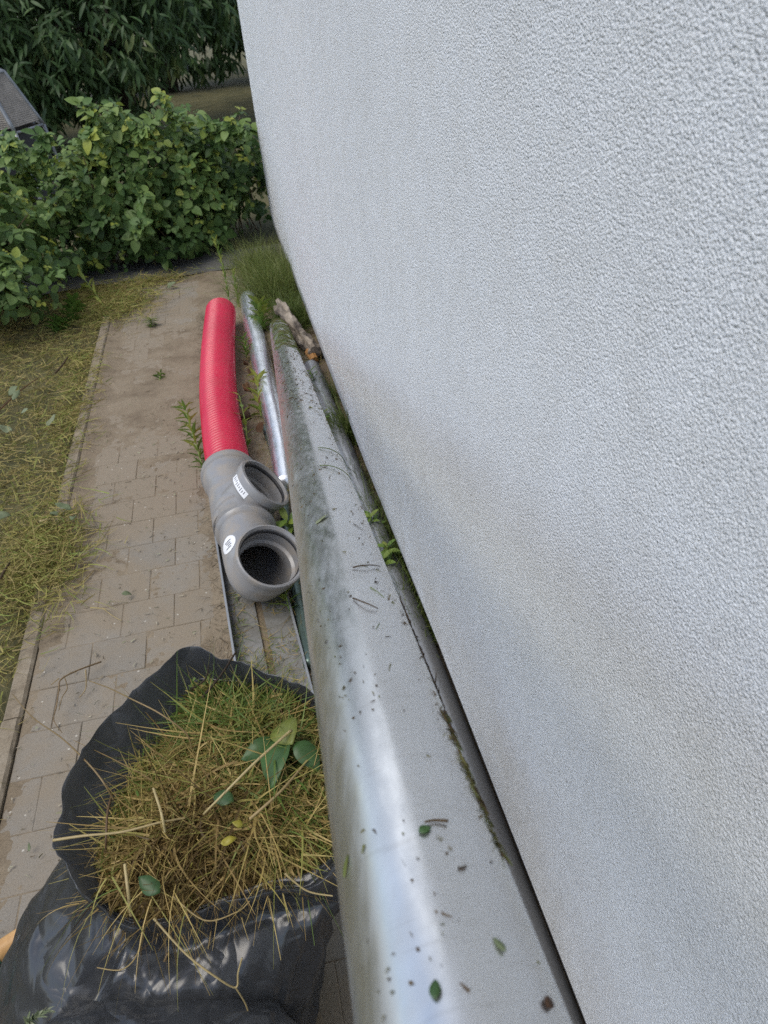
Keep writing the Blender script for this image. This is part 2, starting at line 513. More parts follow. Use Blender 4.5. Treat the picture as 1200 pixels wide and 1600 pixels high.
class MB:
    def __init__(s):
        s.v, s.f = [], []
    def add(s, vs, fs):
        b = len(s.v)
        s.v += [tuple(float(c) for c in p) for p in vs]
        s.f += [tuple(b + i for i in f) for f in fs]
        return s
    def box(s, x0, x1, y0, y1, z0, z1):
        vs = [(x0, y0, z0), (x1, y0, z0), (x1, y1, z0), (x0, y1, z0), (x0, y0, z1), (x1, y0, z1), (x1, y1, z1), (x0, y1, z1)]
        return s.add(vs, [(0, 3, 2, 1), (4, 5, 6, 7), (0, 1, 5, 4), (1, 2, 6, 5), (2, 3, 7, 6), (3, 0, 4, 7)])
    def sweep(s, pts, radii, seg=24, cap0=True, cap1=True, squash=None):
        """rings of a given radius carried along a path of points"""
        pts = [Vector([float(c) for c in p]) for p in pts]
        n = len(pts)
        tang = []
        for i in range(n):
            a, b = pts[max(0, i - 1)], pts[min(n - 1, i + 1)]
            t = b - a
            if t.length < 1e-7:
                t = tang[-1].copy() if tang else Vector((0, 1, 0))
            tang.append(t.normalized())
        ref = Vector((0, 0, 1)) if abs(tang[0].z) < 0.9 else Vector((1, 0, 0))
        u = (ref - tang[0] * ref.dot(tang[0])).normalized()
        base = len(s.v)
        for i in range(n):
            u = (u - tang[i] * u.dot(tang[i])).normalized()
            w = tang[i].cross(u)
            for k in range(seg):
                an = 2 * math.pi * k / seg
                p = pts[i] + (u * math.cos(an) + w * math.sin(an)) * radii[i]
                s.v.append(tuple(p))
        for i in range(n - 1):
            for k in range(seg):
                k2 = (k + 1) % seg
                s.f.append((base + i * seg + k, base + i * seg + k2, base + (i + 1) * seg + k2, base + (i + 1) * seg + k))
        if cap0: s.f.append(tuple(base + k for k in range(seg))[::-1])
        if cap1: s.f.append(tuple(base + (n - 1) * seg + k for k in range(seg)))
        return s
    def axis_profile(s, origin, axis, prof, seg=40):
        """lathe: prof = (distance along axis, radius)"""
        ax = Vector([float(c) for c in axis]).normalized()
        o = Vector([float(c) for c in origin])
        ref = Vector((0, 0, 1)) if abs(ax.z) < 0.9 else Vector((1, 0, 0))
        u = (ref - ax * ref.dot(ax)).normalized()
        w = ax.cross(u)
        base = len(s.v)
        for d, r in prof:
            for k in range(seg):
                an = 2 * math.pi * k / seg
                s.v.append(tuple(o + ax * d + (u * math.cos(an) + w * math.sin(an)) * r))
        for i in range(len(prof) - 1):
            for k in range(seg):
                k2 = (k + 1) % seg
                s.f.append((base + i * seg + k, base + i * seg + k2, base + (i + 1) * seg + k2, base + (i + 1) * seg + k))
        return s
    def mesh(s, name, smooth=False, rnd=None):
        me = bpy.data.meshes.new(name)
        me.from_pydata(s.v, [], s.f)
        if smooth:
            me.polygons.foreach_set('use_smooth', [True] * len(me.polygons))
        if rnd is not None:
            at = me.attributes.new('rnd', 'FLOAT', 'POINT')
            at.data.foreach_set('value', [rnd] * len(me.vertices))
        me.update()
        return me
    def build(s, name, mat, parent=None, smooth=False, rnd=None, loc=None):
        if loc is not None:                              # geometry given in world space, origin put at loc
            s.v = [(x - loc[0], y - loc[1], z - loc[2]) for x, y, z in s.v]
        o = link_obj(name, s.mesh(name, smooth, rnd), mat, parent)
        if loc is not None:
            o.location = [float(c) for c in loc]
        return o

def shade_auto(o, ang=40):
    me = o.data
    me.polygons.foreach_set('use_smooth', [True] * len(me.polygons))
    me.set_sharp_from_angle(angle=math.radians(ang))
    return o

def spline(pts, n, closed=False):
    """Catmull-Rom through points"""
    P = np.asarray(pts, float)
    k = len(P)
    out = []
    tot = k if closed else k - 1
    for j in range(n):
        t = j / n * tot if closed else j / (n - 1) * tot
        i = min(int(t), tot - 1)
        u = t - i
        if closed:
            p0, p1, p2, p3 = P[(i - 1) % k], P[i % k], P[(i + 1) % k], P[(i + 2) % k]
        else:
            p0, p1, p2, p3 = P[max(i - 1, 0)], P[i], P[i + 1], P[min(i + 2, k - 1)]
        out.append(0.5 * ((2 * p1) + (-p0 + p2) * u + (2 * p0 - 5 * p1 + 4 * p2 - p3) * u * u + (-p0 + 3 * p1 - 3 * p2 + p3) * u ** 3))
    return np.array(out)

# blades (grass, straw): ribbons of `seg` quads
def blades(pos, direc, L, w, bend, seg=3, rnd=None, taper=0.15):
    n = len(pos)
    direc = unit(direc)
    L, w = np.asarray(L).reshape(-1, 1), np.asarray(w).reshape(-1, 1)
    helper = unit(rng.normal(size=(n, 3)))
    side = unit(np.cross(direc, helper))
    V = np.empty((n, seg + 1, 2, 3))
    for i in range(seg + 1):
        t = i / seg
        p = pos + direc * L * t + bend * (t * t)
        ww = w * (1 - (1 - taper) * t ** 1.5) * 0.5
        V[:, i, 0] = p - side * ww
        V[:, i, 1] = p + side * ww
    q = []
    for i in range(seg):
        q.append([2 * i, 2 * i + 1, 2 * i + 3, 2 * i + 2])
    q = np.array(q)
    Q = (np.arange(n) * (2 * (seg + 1)))[:, None, None] + q[None]
    R = np.repeat(rng.random(n) if rnd is None else np.asarray(rnd), 2 * (seg + 1))
    return V.reshape(-1, 3), Q.reshape(-1, 4), R

def leaf_template(width=0.5, seg=4, fold=0.18, droop=0.12, power=0.75, skew=0.42):
    """unit-length leaf along +Y, face up +Z"""
    v, q = [], []
    for i in range(seg + 1):
        t = i / seg
        s = (t ** power) * ((1 - t) ** (power * (1 - skew) / skew))
        pk = skew
        smax = (pk ** power) * ((1 - pk) ** (power * (1 - skew) / skew))
        hw = 0.5 * width * s / smax
        hw = max(hw, 0.012)
        z = -droop * t * t
        v += [(-hw, t, z + fold * hw), (0, t, z), (hw, t, z + fold * hw)]
    for i in range(seg):
        b = 3 * i
        q += [(b, b + 1, b + 4, b + 3), (b + 1, b + 2, b + 5, b + 4)]
    return np.array(v), np.array(q)

def place(tv, tq, pos, ydir, ndir, size, rnd):
    """many copies of a template: its Y along ydir, its Z near ndir"""
    y = unit(ydir)
    x = unit(np.cross(y, ndir))
    z = np.cross(x, y)
    size = np.asarray(size).reshape(-1, 1, 1)
    M = np.stack([x, y, z], axis=1)
    V = np.einsum('kc,ncd->nkd', tv, M) * size + pos[:, None, :]
    Q = (np.arange(len(pos)) * len(tv))[:, None, None] + tq[None]
    return V.reshape(-1, 3), Q.reshape(-1, tq.shape[1]), np.repeat(np.asarray(rnd), len(tv))

def cat(parts):
    V, Q, R, b = [], [], [], 0
    for v, q, r in parts:
        V.append(v); Q.append(q + b); R.append(r); b += len(v)
    return np.concatenate(V), np.concatenate(Q), np.concatenate(R)

def fnoise(x, y, z=0.0):
    return noise.noise(Vector((float(x), float(y), float(z))))

# ================================================================== THE SETTING
WALL_X, WALL_Z, WALL_END = 0.310, 0.15, 5.66
CORNER = G(423, 335, WALL_Z)
WALL_X = float(CORNER[0]); WALL_END = float(CORNER[1])
KERB_IN, KERB_OUT = -0.767, -0.815

# ground: finer near the camera, reaching far beyond the trees
def ground_height(x, y):
    h = -0.035
    if x < KERB_OUT:                                      # lawn slightly proud, rough and rising to the left
        d = KERB_OUT - x
        h = -0.006 + 0.05 * min(d, 1.2) + 0.028 * fnoise(x * 2.3, y * 2.3) + 0.016 * fnoise(x * 7, y * 7, 3)
    if y > 5.1:
        k = min(1.0, (y - 5.1) / 0.6)
        h = h * (1 - k) + k * (0.0 + 0.03 * fnoise(x * 1.1, y * 1.1))
    return h
xs = np.concatenate([np.linspace(-60, -6, 14), np.linspace(-5, -2.2, 12), np.linspace(-2.1, -0.816, 44), np.linspace(-0.80, 1.2, 12), np.linspace(2, 60, 14)])
ys = np.concatenate([np.linspace(-30, -1.5, 8), np.linspace(-1, 6.5, 150), np.linspace(7, 20, 28), np.linspace(24, 90, 10)])
gv = np.array([[(x, y, ground_height(x, y)) for x in xs] for y in ys]).reshape(-1, 3)
nx = len(xs)
gq = np.array([[j * nx + i, j * nx + i + 1, (j + 1) * nx + i + 1, (j + 1) * nx + i] for j in range(len(ys) - 1) for i in range(nx - 1)])
ground = link_obj('ground', mesh_np('ground', gv, gq, smooth=True), 'lawn_ground')
tag(ground, kind='structure', label='patchy brown and green ground of the garden')

# path: bedding with single pavers
PX0, PY_END = KERB_IN, 5.02
bed = MB().box(KERB_IN + 0.001, 0.40, -0.6, PY_END, -0.08, -0.0065)
path = bed.build('path', 'bedding')
tag(path, kind='structure', label='narrow path of grey concrete pavers along the white house')
PL, PW = 0.155, 0.1455

def paver_mesh(w, d, seed, tilt):
    g = 0.0007
    r = random.Random(seed)
    b = 0.0016
    x0, x1, y0, y1 = g, w - g, g, d - g
    j = lambda: r.uniform(-0.0012, 0.0012)
    tz = [r.uniform(-tilt, tilt) for _ in range(4)]
    bot = [(x0, y0, -0.05), (x1, y0, -0.05), (x1, y1, -0.05), (x0, y1, -0.05)]
    mid = [(x0 + j(), y0 + j(), -b + tz[0]), (x1 + j(), y0 + j(), -b + tz[1]), (x1 + j(), y1 + j(), -b + tz[2]), (x0 + j(), y1 + j(), -b + tz[3])]
    top = [(x0 + b, y0 + b, tz[0]), (x1 - b, y0 + b, tz[1]), (x1 - b, y1 - b, tz[2]), (x0 + b, y1 - b, tz[3])]
    fs = [(8, 9, 10, 11)]
    for k in range(4):
        k2 = (k + 1) % 4
        fs += [(k, k2, 4 + k2, 4 + k), (4 + k, 4 + k2, 8 + k2, 8 + k)]
    me = bpy.data.meshes.new('paver')
    me.from_pydata(bot + mid + top, [], fs)
    me.materials.append(MATS['concrete_paver'])
    return me
full = [paver_mesh(PL, PW, s, 0.0009) for s in range(6)]
half = [paver_mesh(PL / 2, PW, 50 + s, 0.0009) for s in range(3)]
yy, row = 0.37, 0
while yy + PW < PY_END:
    xx = PX0 + 0.003
    first = True
    while xx < 0.30:
        if first and row % 2:
            me, adv = random.choice(half), PL / 2
        else:
            me, adv = random.choice(full), PL
        o = bpy.data.objects.new('paver', me)
        C.objects.link(o)
        o.parent = path
        o.location = (xx, yy, random.uniform(-0.0008, 0.0008))
        xx += adv
        first = False
    yy += PW
    row += 1

# soil washed over the pavers: a lumpy sheet that breaks the paver surface where it is thick
def soil_height(x, y):
    far = math.exp(-((y - 3.50) / 0.70) ** 4) * 0.0029 + 0.0012 * math.exp(-((y - 2.55) / 0.6) ** 2)
    edge = 0.011 * math.exp(-((x - KERB_IN) / 0.05) ** 2) * (0.9 if y > 1.7 else 0.22)
    rgt = 0.010 * math.exp(-((x + 0.18) / 0.07) ** 2)
    wall = 0.016 if x > 0.0 else 0.0
    n = 0.45 * fnoise(x * 3.1, y * 3.1, 7) + 0.40 * fnoise(x * 11, y * 11, 2) + 0.40 * fnoise(x * 34, y * 34, 5) + 0.30 * fnoise(x * 80, y * 80, 9)
    return -0.0021 + far + edge + rgt + wall + 0.0031 * n
sx = np.linspace(KERB_IN + 0.004, 0.36, 170)
sy = np.linspace(0.38, PY_END - 0.01, 680)
sv = np.array([[(x, y, soil_height(x, y)) for x in sx] for y in sy]).reshape(-1, 3)
nsx = len(sx)
ii, jj = np.meshgrid(np.arange(nsx - 1), np.arange(len(sy) - 1))
sq = np.stack([jj * nsx + ii, jj * nsx + ii + 1, (jj + 1) * nsx + ii + 1, (jj + 1) * nsx + ii], -1).reshape(-1, 4)
soil = link_obj('soil', mesh_np('soil', sv, sq, smooth=True), 'soil')
tag(soil, kind='structure', label='brown soil washed over the pavers and into their joints')

# kerb: a row of thin concrete edging stones
kerb = MB().box(KERB_OUT + 0.002, KERB_IN - 0.002, -0.6, 4.62, -0.12, -0.004).build('kerb', 'kerb_concrete')
tag(kerb, kind='structure', label='thin concrete edging along the left side of the path')
ky, kn = -0.55, 0
while ky < 4.3:
    ln = 0.995
    y1 = min(ky + ln, 4.58)
    mb = MB()
    nseg = 30
    sec = [(KERB_OUT, -0.10), (KERB_OUT, 0.006), (KERB_OUT + 0.007, 0.012), (KERB_IN - 0.007, 0.012), (KERB_IN, 0.005), (KERB_IN, -0.10)]
    for k in range(nseg + 1):
        y = ky + 0.004 + (y1 - ky - 0.008) * k / nseg
        for (x, z) in sec:
            j = 0.0022 * fnoise(x * 60, y * 25, kn) if z > 0 else 0
            mb.v.append((x + j, y, z + j * 1.2 + 0.003 * math.sin(kn * 2.1)))
    ns = len(sec)
    for k in range(nseg):
        for q in range(ns - 1):
            mb.f.append((k * ns + q, k * ns + q + 1, (k + 1) * ns + q + 1, (k + 1) * ns + q)[::-1])
    mb.f.append(tuple(range(ns)))
    mb.f.append(tuple(nseg * ns + q for q in range(ns))[::-1])
    mb.build('kerb_stone', 'kerb_concrete', kerb)
    ky += ln
    kn += 1

# concrete strip that crosses the end of the path under the brambles
mb = MB()
nxs, nys = 60, 8
for j in range(nys + 1):
    for i in range(nxs + 1):
        x = -2.6 + (0.35 + 2.6) * i / nxs
        y = PY_END + 0.004 + 0.42 * j / nys
        y -= max(0.0, -0.85 - x) * 0.38
        mb.v.append((x, y, 0.004 + (0.05 * min(1, max(0, -0.7 - x) * 2)) + 0.012 * fnoise(x * 5, y * 5)))
for j in range(nys):
    for i in range(nxs):
        b = j * (nxs + 1) + i
        mb.f.append((b, b + 1, b + nxs + 2, b + nxs + 1))
strip = mb.build('concrete_strip', 'dark_concrete', smooth=True)
tag(strip, kind='structure', label='dark concrete strip across the end of the path')

# ------------------------------------------------------------------ the house
house = empty('house', (WALL_X + 2.5, 2.0, 0))
tag(house, 'white house with rough pebbled render on a recessed grey plinth', 'house')
Y0, XE, ZT = -4.0, WALL_X + 5.0, 4.6
wb = MB().box(WALL_X, XE, Y0, WALL_END, WALL_Z + 0.004, ZT)
wall = wb.build('wall', 'white_render', house)
bv = wall.modifiers.new('edge', 'BEVEL'); bv.width = 0.008; bv.segments = 3
pb = MB().box(WALL_X + 0.076, XE - 0.05, Y0 + 0.05, WALL_END - 0.05, -0.10, WALL_Z + 0.02)
pb.build('plinth', 'plinth_grey', house)
bp_ = MB()                                                     # grey strip below the render, running out towards the camera
ya, yb = 1.25, WALL_END - 0.012
bp_.add([(WALL_X + 0.003, ya, WALL_Z - 0.002), (WALL_X + 0.003, yb, WALL_Z - 0.050), (WALL_X + 0.003, yb, WALL_Z + 0.003), (WALL_X + 0.003, ya, WALL_Z + 0.003),
         (WALL_X + 0.074, ya, WALL_Z - 0.002), (WALL_X + 0.074, yb, WALL_Z - 0.050), (WALL_X + 0.074, yb, WALL_Z + 0.003), (WALL_X + 0.074, ya, WALL_Z + 0.003),
         (WALL_X + 0.003, 2.2, WALL_Z - 0.044), (WALL_X + 0.074, 2.2, WALL_Z - 0.044)],
        [(0, 8, 1, 2, 3), (7, 6, 5, 9, 4), (0, 4, 9, 8), (8, 9, 5, 1), (3, 2, 6, 7), (0, 3, 7, 4), (1, 5, 6, 2)])
bp_.build('base_profile', 'profile_strip', house)
MB().box(WALL_X + 0.004, WALL_X + 0.074, Y0 + 0.01, ya - 0.004, WALL_Z - 0.012, WALL_Z + 0.003).build('shade_strip', 'seal_and_shade_black', house)  # black strip puts the shade under the overhang into colour
rb = MB()
rb.add([(WALL_X - 0.35, Y0 - 0.3, ZT - 0.05), (XE + 0.35, Y0 - 0.3, ZT - 0.05), (XE + 0.35, WALL_END + 0.3, ZT - 0.05), (WALL_X - 0.35, WALL_END + 0.3, ZT - 0.05),
        (WALL_X + 2.5, Y0 - 0.3, ZT + 1.9), (WALL_X + 2.5, WALL_END + 0.3, ZT + 1.9)],
       [(3, 2, 1, 0), (0, 4, 5, 3), (1, 2, 5, 4), (0, 1, 4), (2, 3, 5)])
rb.build('roof', 'dark_concrete', house)

# ================================================================== PIPES
# big zinc downpipe: sinks away from the camera, far end on the ground
PIPE_R = 0.0487
pA = np.array([0.036, 0.138, 0.0]); 
P_far = np.array([0.146, 3.675, 0.0]); P_far[2] = PIPE_R + 0.006
far_c = G(437, 509, 0.055)
def depth_pt(px, py, dep):
    return ray(px, py) * dep / F_PX + np.array([0, 0, CAM_H])
P_near = depth_pt(718.5, 1600, 2 * PIPE_R * F_PX / (342 * 0.953))
P_mid = depth_pt(512, 800, 2 * PIPE_R * F_PX / (109 * 0.953))
P_far = depth_pt(436, 512, 2 * PIPE_R * F_PX / (30.2 * 0.965))
pdir = unit(P_far - P_near)
if P_far[2] < PIPE_R:
    P_far = P_far + pdir * ((PIPE_R + 0.004 - P_far[2]) / pdir[2])
PLEN = float(np.linalg.norm(P_far - P_near)) + 0.42
P_start = P_far - pdir * PLEN
pu = unit(np.cross(np.cross(pdir, [0, 0, 1.0]), pdir))      # up across the pipe
pw = np.cross(pdir, pu)                                      # to the right (house side)

def on_pipe(s, phi, lift=0.0):
    """s metres back from the far end, phi degrees round from the top towards the house"""
    an = math.radians(phi)
    return P_far - pdir * s + (pu * math.cos(an) + pw * math.sin(an)) * (PIPE_R + lift)

big = empty('downpipe', P_far - np.array([0, 0, PIPE_R]))
tag(big, 'long thick zinc downpipe running slanting along the white wall, littered with bits', 'pipe')
mb = MB()
nlen = 150
pts, rad = [], []
for i in range(nlen + 1):
    s = PLEN * (1 - i / nlen)
    pts.append(P_far - pdir * s)
    rad.append(PIPE_R * (1 + 0.0015 * fnoise(s * 3.0, 1.7)))
mb.sweep(pts, rad, 72, False, False)
for k, (x, y, z) in enumerate(mb.v):                         # faint dents
    i, q = divmod(k, 72)
    s = PLEN * (1 - i / nlen)
    d = 0.00008 * fnoise(s * 5.0, q * 0.14 if q < 36 else (72 - q) * 0.14, 4.0)
    c = pts[i]
    rv = (Vector((x, y, z)) - Vector(c)).normalized()
    mb.v[k] = tuple(Vector((x, y, z)) + rv * d)
ob = mb.build('tube', 'zinc', big, smooth=True)
# rotate the texture along the pipe: object coordinates follow world, good enough for streaks along Y
ins = MB().sweep(pts, [r - 0.0014 for r in rad], 40, False, False)
ins.build('inner_wall', 'zinc', big, smooth=True)
seam = MB()
sp = [on_pipe(PLEN * (1 - i / 60), 112, 0.0006) for i in range(61)]
seam.sweep(sp, [0.0028] * 61, 6)
seam.build('seam', 'zinc', big, smooth=True)

# foil-wrapped pipe lying on the ground between the red conduit and the downpipe
pp = spline([G(388, 464, 0.05), G(394, 505, 0.046), G(404, 545, 0.046), G(416, 600, 0.05), G(428, 645, 0.052), G(440, 700, 0.05), G(449, 760, 0.05)], 90)
mb = MB()
rr = [0.047 * (1 + 0.02 * fnoise(i * 0.35, 9)) for i in range(90)]
rr[0] *= 0.75; rr[1] *= 0.93
mb.sweep(pp, rr, 28)
for k, (x, y, z) in enumerate(mb.v):
    d = 0.0009 * fnoise(x * 40, y * 14, z * 40)
    mb.v[k] = (x + d, y, z + d)
o = mb.build('foil_pipe', 'foil', smooth=True, loc=tuple(pp[45]))
tag(o, 'bright silver wrinkled pipe lying between red conduit and downpipe', 'pipe')

# dull pipe along the foot of the wall
q0, q1 = G(489, 572, 0.04), G(884, 1640, 0.04)
PX2 = 0.262
pp = spline([(0.250, 3.20, 0.046), (0.262, 2.6, 0.046), (0.275, 1.9, 0.046), (0.290, 1.2, 0.046), (0.293, 0.3, 0.046), (0.293, -0.5, 0.046)], 200)
mb = MB()
mb.sweep(pp, [0.0385 * (1 + 0.03 * fnoise(i * 0.3, 3) * (1 if i < 110 else 0.1)) for i in range(200)], 28)
for k, (x, y, z) in enumerate(mb.v):
    amp = 0.0022 if y > 1.45 else 0.0002
    d = amp * fnoise(x * 60, y * 30, z * 60)
    mb.v[k] = (x + d, y, z + d)
o = mb.build('wall_pipe', 'foil_dull', smooth=True, loc=(0.255, 1.5, 0.042))
tag(o, 'dull silver pipe with crumpled skin on the ground against the wall', 'pipe')

# thin dark green pipe under the fittings
pp = spline([G(415, 668, 0.024), G(428, 705, 0.024), G(440, 760, 0.024), G(452, 850, 0.024), G(470, 960, 0.024), G(484, 1040, 0.024)], 40)
mb = MB().sweep(pp, [0.017] * 40, 16)
o = mb.build('thin_pipe', 'green_pipe', smooth=True, loc=tuple(pp[20]))
tag(o, 'thin dark green pipe on the ground half hidden under the downpipe', 'pipe')

# steel channel: two floor strips with a slit, two upright lips
ch = empty('steel_channel', G(410, 980, 0.0))
tag(ch, 'dirty galvanised steel channel with a middle slit lying on the path', 'channel')
L0, L1 = G(352, 935, 0.03), G(372, 1050, 0.03)
R0, R1 = G(451, 938, 0.03), G(490, 1096, 0.03)
dl = unit((L1 - L0) + (R1 - R0))
mid = (L0 + L1 + R0 + R1) / 4
side = unit(np.cross(dl, [0, 0, 1.0]))
if side[0] < 0: side = -side
half_w = abs(np.dot((R0 + R1) / 2 - (L0 + L1) / 2, side)) / 2
def ch_strip(name, a, b, z0, z1, la=-0.62, lb=0.55):
    mb = MB()
    n = 40
    for k in range(n + 1):
        t = la + (lb - la) * k / n
        for (s, z) in ((a, z0), (b, z0), (b, z1), (a, z1)):
            p = mid + dl * t + side * s
            mb.v.append((p[0], p[1], z + 0.0008 * fnoise(t * 9, s * 30)))
    for k in range(n):
        for q in range(4):
            q2 = (q + 1) % 4
            mb.f.append((4 * k + q, 4 * k + q2, 4 * k + 4 + q2, 4 * k + 4 + q))
    mb.f.append((3, 2, 1, 0)); mb.f.append((4 * n, 4 * n + 1, 4 * n + 2, 4 * n + 3))
    return mb.build(name, 'steel' if name == 'floor_strip' else 'steel_lip', ch)
ch_strip('floor_strip', -half_w + 0.002, -0.010, 0.008, 0.0105)
ch_strip('floor_strip', 0.010, half_w - 0.002, 0.008, 0.0105)
ch_strip('side_lip', -half_w - 0.004, -half_w + 0.002, 0.0, 0.045)
ch_strip('side_lip', half_w - 0.002, half_w + 0.004, 0.0, 0.045)

# red corrugated conduit
rp = spline([G(345, 487, 0.085), G(341, 545, 0.085), G(341, 610, 0.085), G(347, 670, 0.085), G(360, 745, 0.092)], 500)
seglen = np.linalg.norm(np.diff(rp, axis=0), axis=1)
arc = np.concatenate([[0], np.cumsum(seglen)])
RED_R, PITCH = 0.0805, 0.0205
nr = int(arc[-1] / PITCH)
pts, rad = [], []
for k in range(nr):
    for fr, r in ((0.0, 0.905), (0.14, 0.93), (0.24, 0.992), (0.40, 1.0), (0.60, 0.992), (0.70, 0.93), (0.85, 0.905)):
        s = (k + fr) * PITCH
        pts.append([np.interp(s, arc, rp[:, c]) for c in range(3)])
        rad.append(RED_R * r)
red = empty('red_conduit', rp[250] * np.array([1, 1, 0]))
tag(red, 'bent bright red corrugated plastic conduit lying on the path', 'pipe')
MB().sweep(pts, rad, 40, False, False).build('corrugated_wall', 'red_plastic', red, smooth=True)
MB().sweep(pts[::14] + [pts[-1]], [RED_R * 0.89] * (len(pts[::14]) + 1), 32, False, False).build('inner_wall', 'red_plastic', red, smooth=True)

# ------------------------------------------------------------------ grey drain fittings
WR = 0.081
ax = unit(rp[-1] - rp[-60]); ax[2] = 0; ax = unit(ax)          # towards the camera
c0 = G(358, 742, 0.100)
tee = empty('drain_tee', (c0[0], c0[1], 0))
tag(tee, 'grey plastic drain tee pushed onto the red conduit, side opening facing up', 'pipe fitting')
mb = MB()
mb.axis_profile(c0, ax, [(0.012, 0.0815), (-0.012, 0.0820), (-0.014, 0.0900), (-0.010, 0.0985), (0.004, 0.1000), (0.022, 0.0985), (0.026, 0.0935), (0.060, 0.0925),
                         (0.085, 0.0840), (0.10, WR), (0.20, WR), (0.325, WR), (0.325, WR - 0.006), (0.10, WR - 0.006)], 56)
shade_auto(mb.build('body', 'grey_plastic', tee), 35)
bn = unit(np.array([0.70, -0.06, 0.62]))
bo = c0 + ax * 0.190
tip = G(419, 766, 0.205)
bo = bo * 0.5 + (tip - bn * 0.145) * 0.5
blen = 0.150
mb = MB()
mb.axis_profile(bo, bn, [(0.02, 0.078), (0.075, 0.079), (0.088, 0.082), (0.094, 0.0900), (blen - 0.03, 0.0905), (blen - 0.027, 0.0965), (blen - 0.006, 0.0985), (blen, 0.0965),
                         (blen + 0.001, 0.0880), (blen - 0.008, 0.0855), (0.092, 0.0850), (0.085, 0.0745), (-0.02, 0.074)], 56)
br = shade_auto(mb.build('side_socket', 'grey_plastic', tee), 35)
mb = MB().axis_profile(bo, bn, [(blen - 0.022, 0.0853), (blen - 0.018, 0.0815), (blen - 0.012, 0.0812), (blen - 0.009, 0.0857)], 48)
mb.build('seal_ring', 'seal_and_shade_black', br, smooth=True)

def curved_patch(name, org, axis, r, d0, d1, a0, a1, mat, parent, updir, n=14, oval=False):
    """a thin patch lying on a round surface"""
    ax_ = unit(axis)
    u = unit(np.asarray(updir) - ax_ * np.dot(updir, ax_))
    w_ = np.cross(ax_, u)
    mb = MB()
    m_ = n if oval else 1
    vs = {}
    for j in range(m_ + 1):
        for i in range(n + 1):
            fa, fd = i / n, j / m_
            if oval:
                fx, fy = 2 * fa - 1, 2 * fd - 1
                fx2, fy2 = fx * math.sqrt(1 - fy * fy / 2), fy * math.sqrt(1 - fx * fx / 2)
                fa, fd = (fx2 + 1) / 2, (fy2 + 1) / 2
            an = math.radians(a0 + (a1 - a0) * fa)
            p = org + ax_ * (d0 + (d1 - d0) * fd) + (u * math.cos(an) + w_ * math.sin(an)) * r
            mb.v.append(tuple(p))
    for j in range(m_):
        for i in range(n):
            b = j * (n + 1) + i
            mb.f.append((b, b + 1, b + n + 2, b + n + 1))
    return mb.build(name, mat, parent, smooth=True)
toc = unit(np.array([0, 0, CAM_H]) - bo)                       # the label faces up and towards the path
ref = unit(np.array([-0.55, -0.55, 0.55]))
st = curved_patch('white_patch', bo, bn, 0.0912, 0.097, 0.120, -36, 22, 'patch_white', tee, ref)
for k in range(9):                                             # rows of fine print
    a0 = -30 + k * 5.4
    curved_patch('print_line', bo, bn, 0.0916, 0.101 + 0.002 * (k % 3), 0.116 - 0.003 * (k % 2), a0, a0 + 1.5, 'print_ink', st, ref, 3)

elb = None
e0 = G(381, 812, 0.105)
elb = empty('drain_elbow', (e0[0], e0[1], 0))
tag(elb, 'grey plastic drain elbow nearest the camera, round mouth facing up', 'pipe fitting')
mb = MB()
mb.axis_profile(e0, ax, [(0.02, 0.083), (-0.040, 0.083), (-0.042, 0.092), (-0.036, 0.0985), (-0.022, 0.0995), (-0.008, 0.0975), (-0.004, 0.0925), (0.050, 0.0925), (0.058, 0.0965),
                         (0.066, 0.0970), (0.073, 0.0925), (0.078, 0.0870), (0.080, 0.0840)], 56)
shade_auto(mb.build('tail_socket', 'grey_plastic', elb), 35)
en = unit(np.array([0.36, -0.40, 0.84]))
mouth = G(424, 868, 0.215)
s0 = e0 + ax * 0.085
s3 = mouth - en * 0.075
ctrl_len = np.linalg.norm(s3 - s0)
bez = []
for k in range(25):
    t = k / 24
    b1, b2 = s0 + ax * ctrl_len * 0.42, s3 - en * ctrl_len * 0.42
    bez.append((1 - t) ** 3 * s0 + 3 * (1 - t) ** 2 * t * b1 + 3 * (1 - t) * t * t * b2 + t ** 3 * s3)
bez = [s0 - ax * 0.05, s0 - ax * 0.025] + bez
mb = MB().sweep(bez, [0.0835, 0.0845] + [0.0850] * 25, 56, False, False)
shade_auto(mb.build('bend', 'grey_plastic', elb), 60)
MB().sweep(bez, [0.078] * 27, 40, False, False).build('bend_inside', 'grey_plastic', elb, smooth=True)
mb = MB()
mb.axis_profile(s3, en, [(-0.004, 0.0842), (0.004, 0.0860), (0.010, 0.0925), (0.050, 0.0930), (0.054, 0.0985), (0.070, 0.1010), (0.076, 0.0990), (0.078, 0.0945),
                         (0.070, 0.0885), (0.012, 0.0870), (0.006, 0.0785), (-0.004, 0.078)], 56)
shade_auto(mb.build('mouth_socket', 'grey_plastic', elb), 35)
mb = MB().axis_profile(s3, en, [(0.050, 0.0884), (0.053, 0.0850), (0.060, 0.0850), (0.063, 0.0887)], 48)
mb.build('seal_ring', 'seal_and_shade_black', elb, smooth=True)
ei = 10
ea = unit(bez[ei + 1] - bez[ei - 1])
curved_patch('white_patch', bez[ei], ea, 0.0862, -0.034, 0.030, -20, 20, 'patch_white', elb, unit(np.array([-0.66, -0.15, 0.72])), 10, oval=True)  # white oval patch on the upper left of the bend

esp = unit(np.array([-0.66, -0.15, 0.72]))
for k in range(4):
    curved_patch('print_line', bez[ei], ea, 0.0866, -0.016 + 0.009 * k, -0.012 + 0.009 * k, -9 + 2 * (k % 2), 8 - 3 * (k % 3), 'print_ink', elb, esp, 4)

